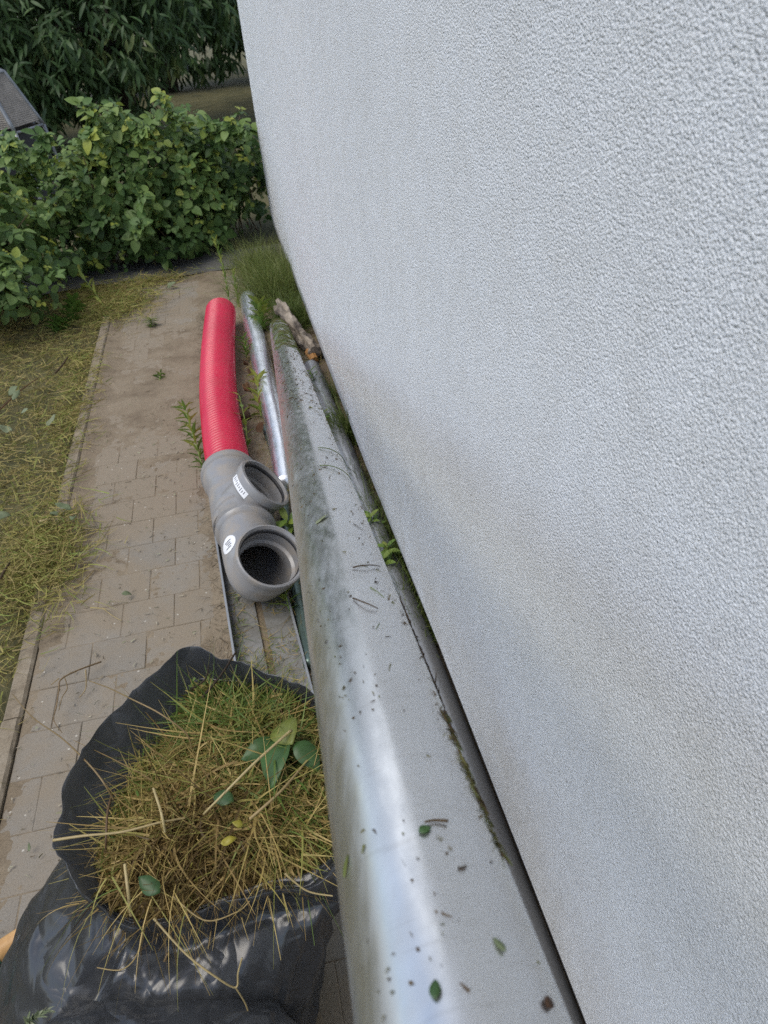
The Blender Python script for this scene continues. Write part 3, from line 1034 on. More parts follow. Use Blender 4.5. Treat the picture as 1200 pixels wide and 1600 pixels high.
# ------------------------------------------------------------------ weathered log by the wall
lg0, lg1 = G(436, 478, 0.13), G(493, 552, 0.06)
log = empty('broken_log', (lg0 + lg1) / 2 * np.array([1, 1, 0]))
tag(log, 'weathered broken piece of timber leaning between downpipe end and wall', 'timber')
mb = MB()
n = 30
lp = [lg0 + (lg1 - lg0) * k / n for k in range(n + 1)]
mb.sweep(lp, [0.042] * (n + 1), 14)
for k, (x, y, z) in enumerate(mb.v):
    i = min(k // 14, n)
    c = lp[i]
    v = Vector((x, y, z)) - Vector(c)
    q = k % 14
    f = 0.70 + 0.75 * fnoise(q * 1.3, i * 0.10, 2) + 0.45 * fnoise(q * 0.7, i * 0.45, 8) + (0.35 if q % 7 < 2 else 0)
    mb.v[k] = tuple(Vector(c) + v * f)
mb.build('timber', 'weathered_wood', log)
mb = MB().sweep([lg1 - (lg1 - lg0) * 0.10 - np.array([0.012, 0.012, 0.012]), lg1 + (lg1 - lg0) * 0.03 - np.array([0.014, 0.014, 0.02])], [0.026, 0.019], 9)
mb.build('split_end', 'orange_wood', log)

# ================================================================== GARBAGE BAG
rim_px = [(290, 1014, .56), (350, 1024, .55), (430, 1058, .54), (500, 1100, .53), (556, 1190, .51), (560, 1300, .48), (505, 1366, .475), (430, 1384, .465),
          (345, 1412, .46), (255, 1446, .455), (180, 1432, .475), (118, 1366, .505), (93, 1290, .53), (128, 1180, .55), (205, 1090, .56)]
rim = np.array([G(*p) for p in rim_px])
NB = 340
rimc = spline(rim, NB, True)
rc = rimc.mean(axis=0)
ang = np.unwrap(np.arctan2(rimc[:, 1] - rc[1], rimc[:, 0] - rc[0]))
def ell(cx, cy, rx, ry, z):
    return np.stack([cx + rx * np.cos(ang), cy + ry * np.sin(ang), np.full(NB, z)], 1)
in_px = [(318, 1082, .47), (365, 1078, .475), (430, 1088, .48), (495, 1120, .48), (545, 1195, .47), (545, 1296, .46), (495, 1354, .46), (420, 1374, .45),
         (340, 1402, .445), (255, 1434, .44), (182, 1424, .45), (158, 1384, .455), (166, 1312, .45), (212, 1226, .45), (276, 1142, .46)]
heap_edge = spline(np.array([G(*p) for p in in_px]), NB, True)
inner_top = rimc * 0.62 + heap_edge * 0.38 + np.array([0, 0, -0.010])
deep = heap_edge + np.array([0, 0, -0.004])
deeper = heap_edge + (rc - heap_edge) * np.array([0.10, 0.10, 0]); deeper[:, 2] = 0.33
lip = rimc + (rimc - rc) * np.array([0.012, 0.012, 0]) + np.array([0, 0, -0.008])
out1 = rimc + (rimc - rc) * np.array([0.03, 0.03, 0]) + np.array([0, 0, -0.06])
lv = [ell(-0.34, 0.66, 0.20, 0.17, 0.012), ell(-0.34, 0.66, 0.245, 0.215, 0.03), ell(-0.345, 0.66, 0.272, 0.235, 0.11), ell(-0.315, 0.665, 0.262, 0.235, 0.25),
      0.45 * ell(-0.27, 0.68, 0.245, 0.235, 0.38) + 0.55 * (out1 * np.array([1, 1, 0]) + np.array([0, 0, 0.38])), out1, lip, rimc, inner_top, deep, deeper]
LV = np.array(lv)                                              # levels x NB x 3
MBAG = 170
rows = np.empty((MBAG, NB, 3))
for k in range(NB):
    rows[:, k] = spline(LV[:, k], MBAG)
cr_rng = np.random.default_rng(5)
folds = []
for k in range(13):                                            # crease planes: sharp folds of thin film
    dv = unit(cr_rng.normal(size=3) * np.array([1, 1, 0.40]))
    fq_ = cr_rng.uniform(4.0, 13.0)
    folds.append((dv, fq_, cr_rng.uniform(0, 1), 0.13 / fq_, cr_rng.uniform(0, 50)))
def crumple_at(p):
    w_ = np.array([fnoise(p[0] * 4, p[1] * 4, p[2] * 4), fnoise(p[0] * 4 + 9, p[1] * 4, p[2] * 4), fnoise(p[0] * 4, p[1] * 4 + 9, p[2] * 4)]) * 0.05
    q_ = p + w_
    t_ = 0.0
    for dv, fq_, ph_, am_, sd_ in folds:
        m_ = fnoise(p[0] * 5 + sd_, p[1] * 5, p[2] * 5)
        if m_ < 0.10: continue
        x_ = (np.dot(q_, dv) * fq_ + ph_) % 1.0
        t_ += am_ * min(1.0, (m_ - 0.10) * 4) * (abs(2 * x_ - 1) - 0.5)
    return t_
fv = []
for r in range(MBAG):
    lev = r / (MBAG - 1) * (len(lv) - 1)
    for k in range(NB):
        p = rows[r, k]
        th = 2 * math.pi * k / NB
        cx, sy_ = math.cos(th), math.sin(th)
        a1 = fnoise(cx * 2.4, sy_ * 2.4, lev * 0.20 + 3)
        a2 = 1 - 2 * abs(fnoise(cx * 7.0 + lev * 0.20, sy_ * 7.0, lev * 0.16))      # pleats running down from the rim
        amp = 0.25 + 0.75 * math.exp(-((lev - 5.6) / 1.7) ** 2)
        d = amp * (0.012 * a1 + 0.004 * (a2 - 0.5)) + crumple_at(p) * (0.3 if lev < 1 else (0.6 if lev > 5.2 else 1.0))
        if lev > 8.6: d *= 0.3
        nrm = unit(np.array([p[0] - rc[0], p[1] - rc[1], 0.0]))
        du = (k / NB * 15 - (10.4 + (5.2 - lev) * -0.35)) / 0.42                    # deep pocket fold on the left front corner
        if 3.2 < lev < 5.6:
            d -= 0.05 * max(0.0, 1 - abs(du)) * math.sin((lev - 3.2) / 2.4 * math.pi)
        zz = (0.008 * a1 + 0.003 * (a2 - 0.5)) * (1 if 4 < lev < 8.5 else 0)
        q = p + nrm * d
        fv.append((q[0], q[1], max(q[2] + zz, 0.006)))
fv = np.array(fv)
fq = np.array([[r * NB + k, r * NB + (k + 1) % NB, (r + 1) * NB + (k + 1) % NB, (r + 1) * NB + k] for r in range(MBAG - 1) for k in range(NB)])
bag = empty('garbage_bag', (-0.34, 0.66, 0))
tag(bag, 'open dark grey plastic garbage bag full of grass clippings on the path', 'bag')
link_obj('plastic_skin', mesh_np('plastic_skin', fv, fq, smooth=True), 'bag_plastic', bag)
bot = MB()
bot.v = [tuple(fv[k]) for k in range(NB)]
bot.f = [tuple(range(NB))[::-1]]
bot.build('bag_bottom', 'bag_plastic', bag)

# second bag, only its crumpled top edge reaches the frame
def lumpy_bag(name, c, r, label):
    nu, nv = 96, 60
    v = []
    for j in range(nv + 1):
        ph = math.pi * j / nv
        for i in range(nu):
            th = 2 * math.pi * i / nu
            d = np.array([math.sin(ph) * math.cos(th), math.sin(ph) * math.sin(th), math.cos(ph)])
            d = np.sign(d) * np.abs(d) ** 0.85
            k = 1 + 0.09 * fnoise(d[0] * 1.8 + 5, d[1] * 1.8, d[2] * 1.8) + 0.055 * (1 - 2 * abs(fnoise(d[0] * 4, d[1] * 4 + 3, d[2] * 4)))
            p = np.array(c) + d * k * np.array(r)
            v.append((p[0], p[1], max(p[2], 0.006 + 0.002 * fnoise(p[0] * 20, p[1] * 20))))
    q = [[j * nu + i, j * nu + (i + 1) % nu, (j + 1) * nu + (i + 1) % nu, (j + 1) * nu + i] for j in range(nv) for i in range(nu)]
    o = link_obj(name, mesh_np(name, np.array(v), np.array(q)[:, ::-1], smooth=True), 'bag_plastic')
    o.data.transform(Matrix.Translation((-c[0], -c[1], 0)))
    o.location = (c[0], c[1], 0)
    return tag(o, label, 'bag')
e1 = G(170, 1590, 0.42)
lumpy_bag('garbage_bag', (float(e1[0]) - 0.02, float(e1[1]) - 0.085, 0.215), (0.26, 0.16, 0.205), 'second dark plastic garbage bag, only its top edge showing at the bottom')

# ------------------------------------------------------------------ clippings in the bag
hc = heap_edge.mean(axis=0)
def heap_pt(k, f):
    """k: index round the rim, f: 0 centre .. 1 edge"""
    e_ = heap_edge[int(k) % NB]
    p = hc + (e_ - hc) * f
    z = e_[2] * f + (1 - f) * (hc[2] + 0.035)
    z += 0.012 * math.cos(f * math.pi / 2) + 0.022 * fnoise(p[0] * 9, p[1] * 9, 1) + 0.012 * fnoise(p[0] * 25, p[1] * 25, 4)
    return np.array([p[0], p[1], z])
hv = [heap_pt(k, f) for f in np.linspace(0.02, 1.0, 26) for k in range(0, NB, 4)]
nk = len(range(0, NB, 4))
hq = np.array([[r * nk + k, (r + 1) * nk + k, (r + 1) * nk + (k + 1) % nk, r * nk + (k + 1) % nk] for r in range(25) for k in range(nk)])
parts = [(np.array(hv), hq, np.full(len(hv), 0.05))]
nbl = 14500
fr_ = np.sqrt(rng.random(nbl)) * 0.97
pos = np.array([heap_pt(rng.integers(NB), f_) for f_ in fr_])
pos[:, 2] += rng.normal(0.006, 0.010, nbl)
dr = rng.normal(size=(nbl, 3)) * np.array([1, 1, 0.15])
Ls = rng.uniform(0.018, 0.078, nbl) * np.where(fr_ > 0.78, 0.55, 1.0)
tone = np.clip(0.56 + 0.20 * rng.normal(size=nbl) + 0.55 * np.array([fnoise(p[0] * 7, p[1] * 7, 9) for p in pos])
               + 0.26 * np.clip((pos[:, 1] - 0.72) / 0.15, -0.6, 1), 0.02, 0.98)
bend = rng.normal(size=(nbl, 3)) * (Ls * 0.75)[:, None] + np.array([0, 0, -0.016])
parts.append(blades(pos, dr, Ls, rng.uniform(0.0016, 0.0046, nbl), bend, 5, tone))
ncr = 9000                                                     # broken crumbs between the blades
cp = np.array([heap_pt(rng.integers(NB), math.sqrt(rng.random()) * 0.98) for _ in range(ncr)])
cp[:, 2] += rng.uniform(-0.004, 0.014, ncr)
parts.append(blades(cp, rng.normal(size=(ncr, 3)) * np.array([1, 1, 0.5]), rng.uniform(0.005, 0.022, ncr), rng.uniform(0.0012, 0.0045, ncr), rng.normal(size=(ncr, 3)) * 0.004, 2,
                    np.clip(rng.normal(0.4, 0.25, ncr), 0, 1), 0.6))
# long green grass lying in the back part
ng = 420
a0 = G(470, 1110, 0.50); b0 = G(300, 1160, 0.50)
st_ = np.array([G(rng.uniform(330, 470), rng.uniform(1090, 1190), 0.49) for _ in range(ng)])
st_[:, 2] += rng.uniform(-0.01, 0.035, ng)
gd = unit(b0 - a0)
dr = np.array([gd] * ng) + rng.normal(size=(ng, 3)) * np.array([0.45, 0.45, 0.25])
Ls = rng.uniform(0.05, 0.12, ng)
parts.append(blades(st_, dr, Ls, rng.uniform(0.0015, 0.0036, ng), rng.normal(size=(ng, 3)) * 0.02 + np.array([0, 0, -0.03]), 5, rng.uniform(0.72, 1.0, ng)))
# pale straw lying loosely on top
ns = 170
st_ = np.array([heap_pt(rng.integers(NB), math.sqrt(rng.random()) * 0.80) for _ in range(ns)])
st_[:, 2] += rng.uniform(0.008, 0.024, ns)
parts.append(blades(st_, rng.normal(size=(ns, 3)) * np.array([1, 1, 0.10]), rng.uniform(0.04, 0.12, ns), rng.uniform(0.0020, 0.0042, ns),
                    rng.normal(size=(ns, 3)) * np.array([0.025, 0.025, 0.010]), 5, rng.uniform(0.38, 0.5, ns)))
# tuft spilling over the front rim
nt_ = 28
base_t = G(225, 1390, 0.50)
st_ = base_t + rng.normal(size=(nt_, 3)) * np.array([0.05, 0.025, 0.008])
dr = np.array([[0.05, -0.55, 0.25]] * nt_) + rng.normal(size=(nt_, 3)) * np.array([0.45, 0.25, 0.15])
Ls = rng.uniform(0.05, 0.15, nt_)
parts.append(blades(st_, dr, Ls, rng.uniform(0.0012, 0.003, nt_), np.array([0, 0, -1.0]) * (Ls * rng.uniform(0.5, 1.1, nt_))[:, None], 6, np.clip(rng.normal(0.5, 0.2, nt_), 0, 1)))
v, q, r = cat(parts)
o = link_obj('grass_clippings', mesh_np('grass_clippings', v, q, r), 'clippings')
tag(o, 'heap of dry and green grass clippings filling the open garbage bag', 'grass clippings', kind='stuff')

def stalk(name, pts, r0, r1, rnd, label, cat_='stalk', group=None, mat='straw', n=40):
    pp = spline(pts, n)
    mb = MB().sweep(pp, list(np.linspace(r0, r1, n)), 6)
    o = mb.build(name, mat, smooth=True, rnd=rnd, loc=tuple(pp[0]))
    return tag(o, label, cat_, group)
stalk('dry_stalk', [G(455, 1141, .56), G(400, 1190, .57), G(350, 1240, .56), G(318, 1272, .53)], .0022, .0016, .95, 'long straight straw slanting across the clippings towards the green leaves')
stalk('dry_stalk', [G(83, 1313, .55), G(130, 1306, .555), G(190, 1300, .55), G(250, 1285, .545), G(290, 1278, .53)], .0022, .0013, .75, 'pale straw poking out over the left rim of the bag')
stalk('dry_stalk', [G(175, 1240, .50), G(168, 1270, .52), G(166, 1305, .52), G(165, 1330, .49)], .002, .0016, .0, 'short reddish stem upright inside the left rim of the bag')
stalk('dry_stalk', [G(20, 1085, .20), G(50, 1120, .33), G(95, 1152, .45), G(135, 1190, .55), G(160, 1220, .565), G(178, 1250, .53)], .0010, .0016, .25, 'long curved brown stem reaching from the kerb over the left rim')
stalk('dry_stalk', [G(140, 1064, .30), G(170, 1075, .40), G(205, 1092, .57), G(250, 1115, .58), G(290, 1145, .55), G(300, 1170, .52)], .0010, .0015, .3, 'thin brown stem arching over the back left rim')
vine = [[G(158, 1034, .02), G(120, 1048, .05), G(95, 1062, .06), G(92, 1078, .05), G(88, 1105, .04), G(84, 1125, .05), G(97, 1145, .03)],
        [G(100, 1056, .05), G(105, 1075, .04), G(97, 1090, .05), G(92, 1110, .03)], [G(92, 1060, .06), G(80, 1070, .03)], [G(134, 1046, .05), G(134, 1075, .02), G(124, 1090, .015)]]
vn = empty('dead_vine', G(95, 1085, 0.0))
tag(vn, 'tangled dead brown vine on the pavers left of the bag', 'vine')
for k, p in enumerate(vine):
    pp = spline(p, 40)
    MB().sweep(pp, list(np.linspace(0.0026 if k == 0 else 0.0016, 0.001, 40)), 6).build('vine_stem', 'straw', vn, smooth=True, rnd=0.15 + 0.1 * k)
stalk('dry_stalk', [G(262, 1490, .40), G(228, 1560, .33), G(190, 1558, .30), G(152, 1556, .31), G(128, 1582, .29)], .0016, .0034, .2, 'flat curling brown blade hanging down the front of the bag', n=50)
stalk('dry_stalk', [G(240, 1435, .50), G(290, 1490, .475), G(335, 1525, .45), G(368, 1543, .42), G(372, 1520, .44), G(378, 1497, .46)], .0016, .0012, .8, 'pale bent straw with hooked tip on the front of the bag')
stalk('dry_stalk', [G(368, 1543, .42), G(385, 1572, .38), G(390, 1600, .35)], .0012, .001, .7, 'short pale straw end hanging at the bottom front of the bag')
stalk('dry_stalk', [G(226, 1440, .49), G(215, 1490, .44), G(190, 1515, .41), G(152, 1512, .40)], .0012, .0008, .5, 'thin straw looping down over the fold at left front')
stalk('dry_stalk', [G(270, 1400, .50), G(320, 1438, .485), G(370, 1425, .48), G(390, 1408, .48)], .0011, .0008, .55, 'thin brown stem lying along the front rim near the middle')
stalk('dry_stalk', [G(445, 1365, .51), G(480, 1392, .485), G(520, 1400, .475)], .0015, .001, .85, 'yellowish stem on the front rim next to the downpipe')
stalk('dry_stalk', [G(390, 1280, .55), G(440, 1235, .56), G(480, 1188, .54)], .0024, .0016, .45, 'thick brown stem slanting under the downpipe on the clippings')
stalk('dry_stalk', [G(240, 1232, .54), G(252, 1270, .555), G(258, 1300, .53)], .0022, .002, 1.0, 'short pale straw standing in the middle of the heap')
stalk('dry_stalk', [G(205, 1430, .47), G(200, 1390, .52), G(195, 1350, .53)], .0028, .0022, .9, 'thick pale straw at the left front of the heap')
stalk('dark_twig', [G(316, 1090, .52), G(345, 1055, .55), G(369, 1018, .55)], .0026, .0016, .02, 'dark forked twig leaning on the back rim of the bag', 'twig', mat='debris')
stalk('dark_twig', [G(300, 1076, .53), G(320, 1062, .56), G(326, 1040, .55)], .0022, .0012, .05, 'dark short twig beside the peak of the bag rim', 'twig', mat='debris')
sh = empty('grass_seedhead', G(60, 1590, .44))
tag(sh, 'pale green grass seed head on the second bag at bottom left', 'seed head')
pp = spline([G(40, 1598, .44), G(55, 1588, .45), G(75, 1578, .455)], 12)
MB().sweep(pp, [0.0008] * 12, 5).build('stem', 'pale_leaf', sh, rnd=0.3)
n = 46
t_ = rng.random(n)
sp_ = np.array([pp[int(t * 11)] for t in t_])
v, q, r = blades(sp_, unit(pp[-1] - pp[0]) + rng.normal(size=(n, 3)) * 0.6, np.full(n, 0.012), np.full(n, 0.004), rng.normal(size=(n, 3)) * 0.002, 2, rng.random(n))
link_obj('spikelets', mesh_np('spikelets', v, q, r), 'pale_leaf', sh)['kind'] = 'stuff'

# leaves among the clippings
def single_leaf(name, base, tip, normal, width, rnd, mat, label, cat_='leaf', group=None, seg=8, fold=0.25, droop=0.18, skew=0.42, crumple=0.10):
    tv, tq = leaf_template(width, seg, fold, droop, 0.7, skew)
    L = np.linalg.norm(tip - base)
    v, q, r = place(tv, tq, np.zeros((1, 3)), np.array([tip - base]), np.array([normal]), [L], [rnd])
    v = v + np.array([[0, 0, crumple * L * fnoise(p[0] / L * 2.2, p[1] / L * 2.2, rnd * 9)] for p in v])
    o = link_obj(name, mesh_np(name, v, q, r, smooth=True), mat)
    o.location = [float(c) for c in base]
    sol = o.modifiers.new('thick', 'SOLIDIFY'); sol.thickness = 0.0008
    return tag(o, label, cat_, group)
single_leaf('green_leaf', G(440, 1128, .55), G(452, 1160, .56), (-.2, -.5, .8), 0.95, .75, 'bag_leaf', 'pale round green leaf nearest the back rim of the bag')
single_leaf('green_leaf', G(462, 1160, .55), G(500, 1200, .535), (.1, -.3, .95), 0.62, .25, 'bag_leaf', 'dark green leaf tucked against the downpipe')
single_leaf('green_leaf', G(440, 1150, .54), G(418, 1220, .55), (-.3, -.2, .9), 0.55, .55, 'bag_leaf', 'large green leaf hanging in the middle of the leaf cluster')
single_leaf('green_leaf', G(430, 1158, .54), G(380, 1185, .55), (.2, -.5, .8), 0.60, .45, 'bag_leaf', 'left green leaf of the cluster crossed by the straw')
single_leaf('green_leaf', G(365, 1252, .54), G(330, 1240, .54), (.1, -.2, .9), 0.6, .2, 'bag_leaf', 'small dark green leaf in the middle of the clippings')
single_leaf('green_leaf', G(250, 1395, .51), G(215, 1370, .52), (-.1, -.2, .9), 0.6, .15, 'bag_leaf', 'dull green leaf in the clippings near the front rim')
single_leaf('yellow_leaf', G(345, 1318, .56), G(370, 1308, .56), (0, -.3, .9), 0.5, 1.0, 'bag_leaf', 'small bright yellow leaf on the clippings')
single_leaf('yellow_leaf', G(380, 1290, .55), G(364, 1284, .56), (0, -.2, .9), 0.6, .95, 'bag_leaf', 'small orange yellow petal behind the yellow leaf')

# ------------------------------------------------------------------ tool handle at the left edge
h0, h1 = G(-6, 1490, 0.022), G(52, 1452, 0.022)
hd = unit(h1 - h0)
tool = empty('tool_handle', h0 * np.array([1, 1, 0]))
tag(tool, 'light wooden tool handle with green end behind the bag', 'tool')
def tube_part(name, a_, b_, r, mat):
    n_ = 12
    o = MB().sweep([a_ + (b_ - a_) * k / n_ for k in range(n_ + 1)], [r] * (n_ + 1), 24).build(name, mat, tool, loc=tuple(a_))
    return shade_auto(o, 40)
tube_part('shaft', h0 + hd * 0.0, h0 + hd * 0.42, 0.0195, 'handle_wood')
tube_part('end_grip', h0 - hd * 0.11, h0 + hd * 0.003, 0.0207, 'green_plastic')

# ================================================================== PLANTS
# --- lawn: mown rough grass left of the kerb
def lawn_pts(n, x0, x1, y0, y1):
    x = rng.uniform(x0, x1, n); y = rng.uniform(y0, y1, n)
    z = np.array([ground_height(a_, b_) for a_, b_ in zip(x, y)])
    return np.stack([x, y, z], 1)
parts = []
n = 60000
p = lawn_pts(n, -2.6, KERB_OUT - 0.004, 0.9, 5.0)
tone = np.clip(0.42 + 0.36 * np.array([fnoise(a_[0] * 2.2, a_[1] * 2.2, 6) for a_ in p]) + 0.25 * np.array([fnoise(a_[0] * 9, a_[1] * 9, 1) for a_ in p])
               + 0.17 * rng.normal(size=n), 0.02, 0.98)
keep = rng.random(n) < np.clip(0.55 + 1.2 * np.array([fnoise(a_[0] * 4, a_[1] * 4, 31) for a_ in p]), 0.15, 1)
p, tone = p[keep], tone[keep]
n = len(p)
dr = rng.normal(size=(n, 3)) * np.array([0.8, 0.8, 0.25]) + np.array([0, 0, 0.45])
clump = np.clip(0.9 + 1.6 * np.array([fnoise(a_[0] * 5, a_[1] * 5, 17) for a_ in p]), 0.45, 1.9)
Ls = rng.uniform(0.015, 0.055, n) * clump
parts.append(blades(p, dr, Ls, rng.uniform(0.0024, 0.0052, n), rng.normal(size=(n, 3)) * 0.012 + np.array([0, 0, -0.012]), 2, tone))
n = 16000                                                      # cut grass lying flat
p = lawn_pts(n, -2.2, KERB_OUT - 0.002, 0.9, 5.05)
p[:, 2] += rng.uniform(0.004, 0.024, n)
parts.append(blades(p, rng.normal(size=(n, 3)) * np.array([1, 1, 0.18]), rng.uniform(0.03, 0.10, n), rng.uniform(0.0018, 0.0042, n),
                    rng.normal(size=(n, 3)) * np.array([0.02, 0.02, 0.006]), 3, np.clip(rng.normal(0.42, 0.2, n), 0, 1)))
n = 9000                                                       # clippings swept to the end of the path and over the kerb
c = np.concatenate([rng.normal(size=(4500, 2)) * np.array([0.14, 0.17]) + np.array([-0.80, 4.62]),
                    rng.normal(size=(2000, 2)) * np.array([0.07, 0.16]) + np.array([-0.80, 2.12]),
                    rng.normal(size=(700, 2)) * np.array([0.14, 0.05]) + np.array([-0.55, 4.95]),
                    rng.normal(size=(1000, 2)) * np.array([0.05, 0.5]) + np.array([-0.83, 3.2])])
c = c[(c[:, 1] < 5.3)]
n = len(c)
p = np.stack([c[:, 0], c[:, 1], 0.012 + np.abs(rng.normal(0, 0.018, n))], 1)
parts.append(blades(p, rng.normal(size=(n, 3)) * np.array([1, 1, 0.2]), rng.uniform(0.03, 0.10, n), rng.uniform(0.002, 0.0045, n),
                    rng.normal(size=(n, 3)) * np.array([0.02, 0.02, 0.008]), 3, np.clip(rng.normal(0.5, 0.2, n), 0, 1)))
v, q, r = cat(parts)
o = link_obj('lawn_grass', mesh_np('lawn_grass', v, q, r), 'lawn_blades')
tag(o, 'rough mown grass and cut straw left of the kerb', 'grass', kind='stuff')

# --- short bits littering the pavers and the channel
parts = []
def litter(n, x0, x1, y0, y1, z, Lr, wr, tone, sd=None):
    x = rng.uniform(x0, x1, n); y = rng.uniform(y0, y1, n)
    p = np.stack([x, y, np.full(n, z) + rng.uniform(0, 0.003, n)], 1)
    return blades(p, rng.normal(size=(n, 3)) * np.array([1, 1, 0.06]), rng.uniform(*Lr, n), rng.uniform(*wr, n), rng.normal(size=(n, 3)) * np.array([0.006, 0.006, 0.001]), 2, tone(n), 0.5)
parts.append(litter(330, KERB_IN, -0.22, 0.7, 5.0, 0.005, (0.003, 0.018), (0.0012, 0.0035), lambda n: rng.random(n)))
parts.append(litter(500, KERB_IN, -0.22, 0.7, 3.0, 0.004, (0.003, 0.008), (0.003, 0.006), lambda n: rng.uniform(0.5, 0.85, n)))
n = 1800
t_ = rng.normal(-0.16, 0.035, n)
p = np.stack([t_ - 0.06, rng.uniform(1.25, 4.2, n), np.full(n, 0.006) + rng.uniform(0, 0.008, n)], 1)
parts.append(blades(p, rng.normal(size=(n, 3)) * np.array([1, 1, 0.15]), rng.uniform(0.008, 0.035, n), rng.uniform(0.001, 0.003, n), rng.normal(size=(n, 3)) * 0.004, 2, rng.uniform(0, 0.6, n)))
v, q, r = cat(parts)
o = link_obj('path_litter', mesh_np('path_litter', v, q, r), 'chips')
tag(o, 'tiny bits of straw and chips scattered on the pavers', 'litter', kind='stuff')

parts = []
n = 2600                                                       # grass cuttings lying in the channel and between the pipes
tt = rng.uniform(-0.5, 0.55, n); ss = rng.uniform(-half_w * 0.95, half_w * 0.95, n)
keep = np.array([fnoise(a_ * 9, b_ * 22, 3) > -0.05 for a_, b_ in zip(tt, ss)])
tt, ss = tt[keep], ss[keep]
n = len(tt)
p = mid + dl * tt[:, None] + side * ss[:, None]
p[:, 2] = 0.013 + rng.uniform(0, 0.006, n)
parts.append(blades(p, rng.normal(size=(n, 3)) * np.array([1, 1, 0.15]), rng.uniform(0.012, 0.05, n), rng.uniform(0.0008, 0.0024, n), rng.normal(size=(n, 3)) * 0.006, 3, rng.uniform(0.2, 1, n)))
n = 5200
y = rng.uniform(1.2, 4.3, n)
x = rng.uniform(-0.05, 0.33, n)
p = np.stack([x, y, 0.012 + rng.uniform(0, 0.02, n)], 1)
parts.append(blades(p, rng.normal(size=(n, 3)) * np.array([1, 1, 0.4]) + np.array([0, 0, 0.3]), rng.uniform(0.015, 0.06, n), rng.uniform(0.001, 0.0028, n), rng.normal(size=(n, 3)) * 0.012, 3, np.clip(rng.normal(0.5, 0.3, n), 0, 1)))
v, q, r = cat(parts)
o = link_obj('grass_litter', mesh_np('grass_litter', v, q, r), 'clippings')
tag(o, 'green and brown grass cuttings strewn in the channel and between the pipes', 'grass clippings', kind='stuff')

S_GRID, P_GRID = np.meshgrid(np.linspace(0.2, PLEN, 700), np.arange(-72, 88, 1.5), indexing='ij')
_an = np.radians(P_GRID)[..., None]
_pp = P_far - pdir * S_GRID[..., None] + (pu * np.cos(_an) + pw * np.sin(_an)) * PIPE_R
_cc = (_pp - np.array([0, 0, CAM_H])) @ ROT
_cc[..., 2] = np.maximum(_cc[..., 2], 0.02)
_uu, _vv = W_PX / 2 + F_PX * _cc[..., 0] / _cc[..., 2], H_PX / 2 + F_PX * _cc[..., 1] / _cc[..., 2]
def find_s(px, py):
    """where a photo pixel hits the pipe"""
    k = np.argmin((_uu - px) ** 2 + (_vv - py) ** 2)
    i_, j_ = np.unravel_index(k, _uu.shape)
    return float(S_GRID[i_, j_]), float(P_GRID[i_, j_])
# --- bits lying on the big pipe
parts = []
def pipe_bits(n, s0, s1, ph0, ph1, Lr, wr, tones, along=None):
    s = rng.uniform(s0, s1, n * 3); ph = rng.uniform(ph0, ph1, n * 3)
    ok_ = np.array([fnoise(a_ * 7, b_ * 0.045, 3) + 0.25 * rng.normal() > 0.08 for a_, b_ in zip(s, ph)])      # bits lie in drifts
    s, ph = s[ok_][:n], ph[ok_][:n]
    n = len(s)
    pos, dr = [], []
    for k in range(n):
        an = math.radians(ph[k])
        nrm = pu * math.cos(an) + pw * math.sin(an)
        tg = -pu * math.sin(an) + pw * math.cos(an)
        a_ = rng.uniform(-1, 1) if along is None else rng.normal(0, along)
        b_ = rng.uniform(-1, 1) if along is None else 1.0
        pos.append(on_pipe(s[k], ph[k], 0.0006))
        dr.append(pdir * a_ + tg * b_ + nrm * 0.04)
    pos, dr = np.array(pos), np.array(dr)
    L = Lr[0] + (Lr[1] - Lr[0]) * rng.random(n) ** 2.2
    radial = np.array([pos[k] - (P_far - pdir * s[k]) for k in range(n)])
    bd = -unit(radial) * (L ** 2 / (2 * PIPE_R) * 0.8)[:, None]
    v, q, r = blades(pos, dr, L, rng.uniform(*wr, n), bd, 2, tones(n), 0.4)
    return v, q, r
def flat_side(): pass
parts.append(pipe_bits(700, 0.35, 1.35, -55, 65, (0.012, 0.040), (0.0012, 0.0030), lambda n: rng.uniform(0.35, 1.0, n), along=0.35))
parts.append(pipe_bits(300, 0.0, 0.28, -60, 60, (0.010, 0.034), (0.0012, 0.0034), lambda n: rng.uniform(0.3, 0.9, n), along=0.4))
parts.append(pipe_bits(420, 1.0, 2.5, -60, 65, (0.003, 0.012), (0.001, 0.0030), lambda n: rng.uniform(0.0, 0.6, n)))
parts.append(pipe_bits(420, 2.3, 4.0, -55, 66, (0.0012, 0.006), (0.0008, 0.0020), lambda n: rng.uniform(0.0, 0.6, n)))
parts.append(pipe_bits(26, 1.6, 3.6, -40, 50, (0.010, 0.022), (0.0007, 0.0013), lambda n: rng.uniform(0.0, 0.9, n)))
sA, phA = find_s(627, 945); sB, phB = find_s(690, 1105); sC, phC = find_s(783, 1335)
parts.append(pipe_bits(420, sA, sB, phA - 8, phA + 4, (0.004, 0.014), (0.0008, 0.002), lambda n: rng.uniform(0.05, 0.40, n)))
parts.append(pipe_bits(170, sB, sC, phB - 1, phB + 6, (0.004, 0.016), (0.0008, 0.002), lambda n: rng.uniform(0.1, 0.8, n)))
v, q, r = cat(parts)
o = link_obj('pipe_debris', mesh_np('pipe_debris', v, q, r), 'debris')
tag(o, 'small grass cuttings and specks lying on the zinc downpipe', 'litter', kind='stuff')

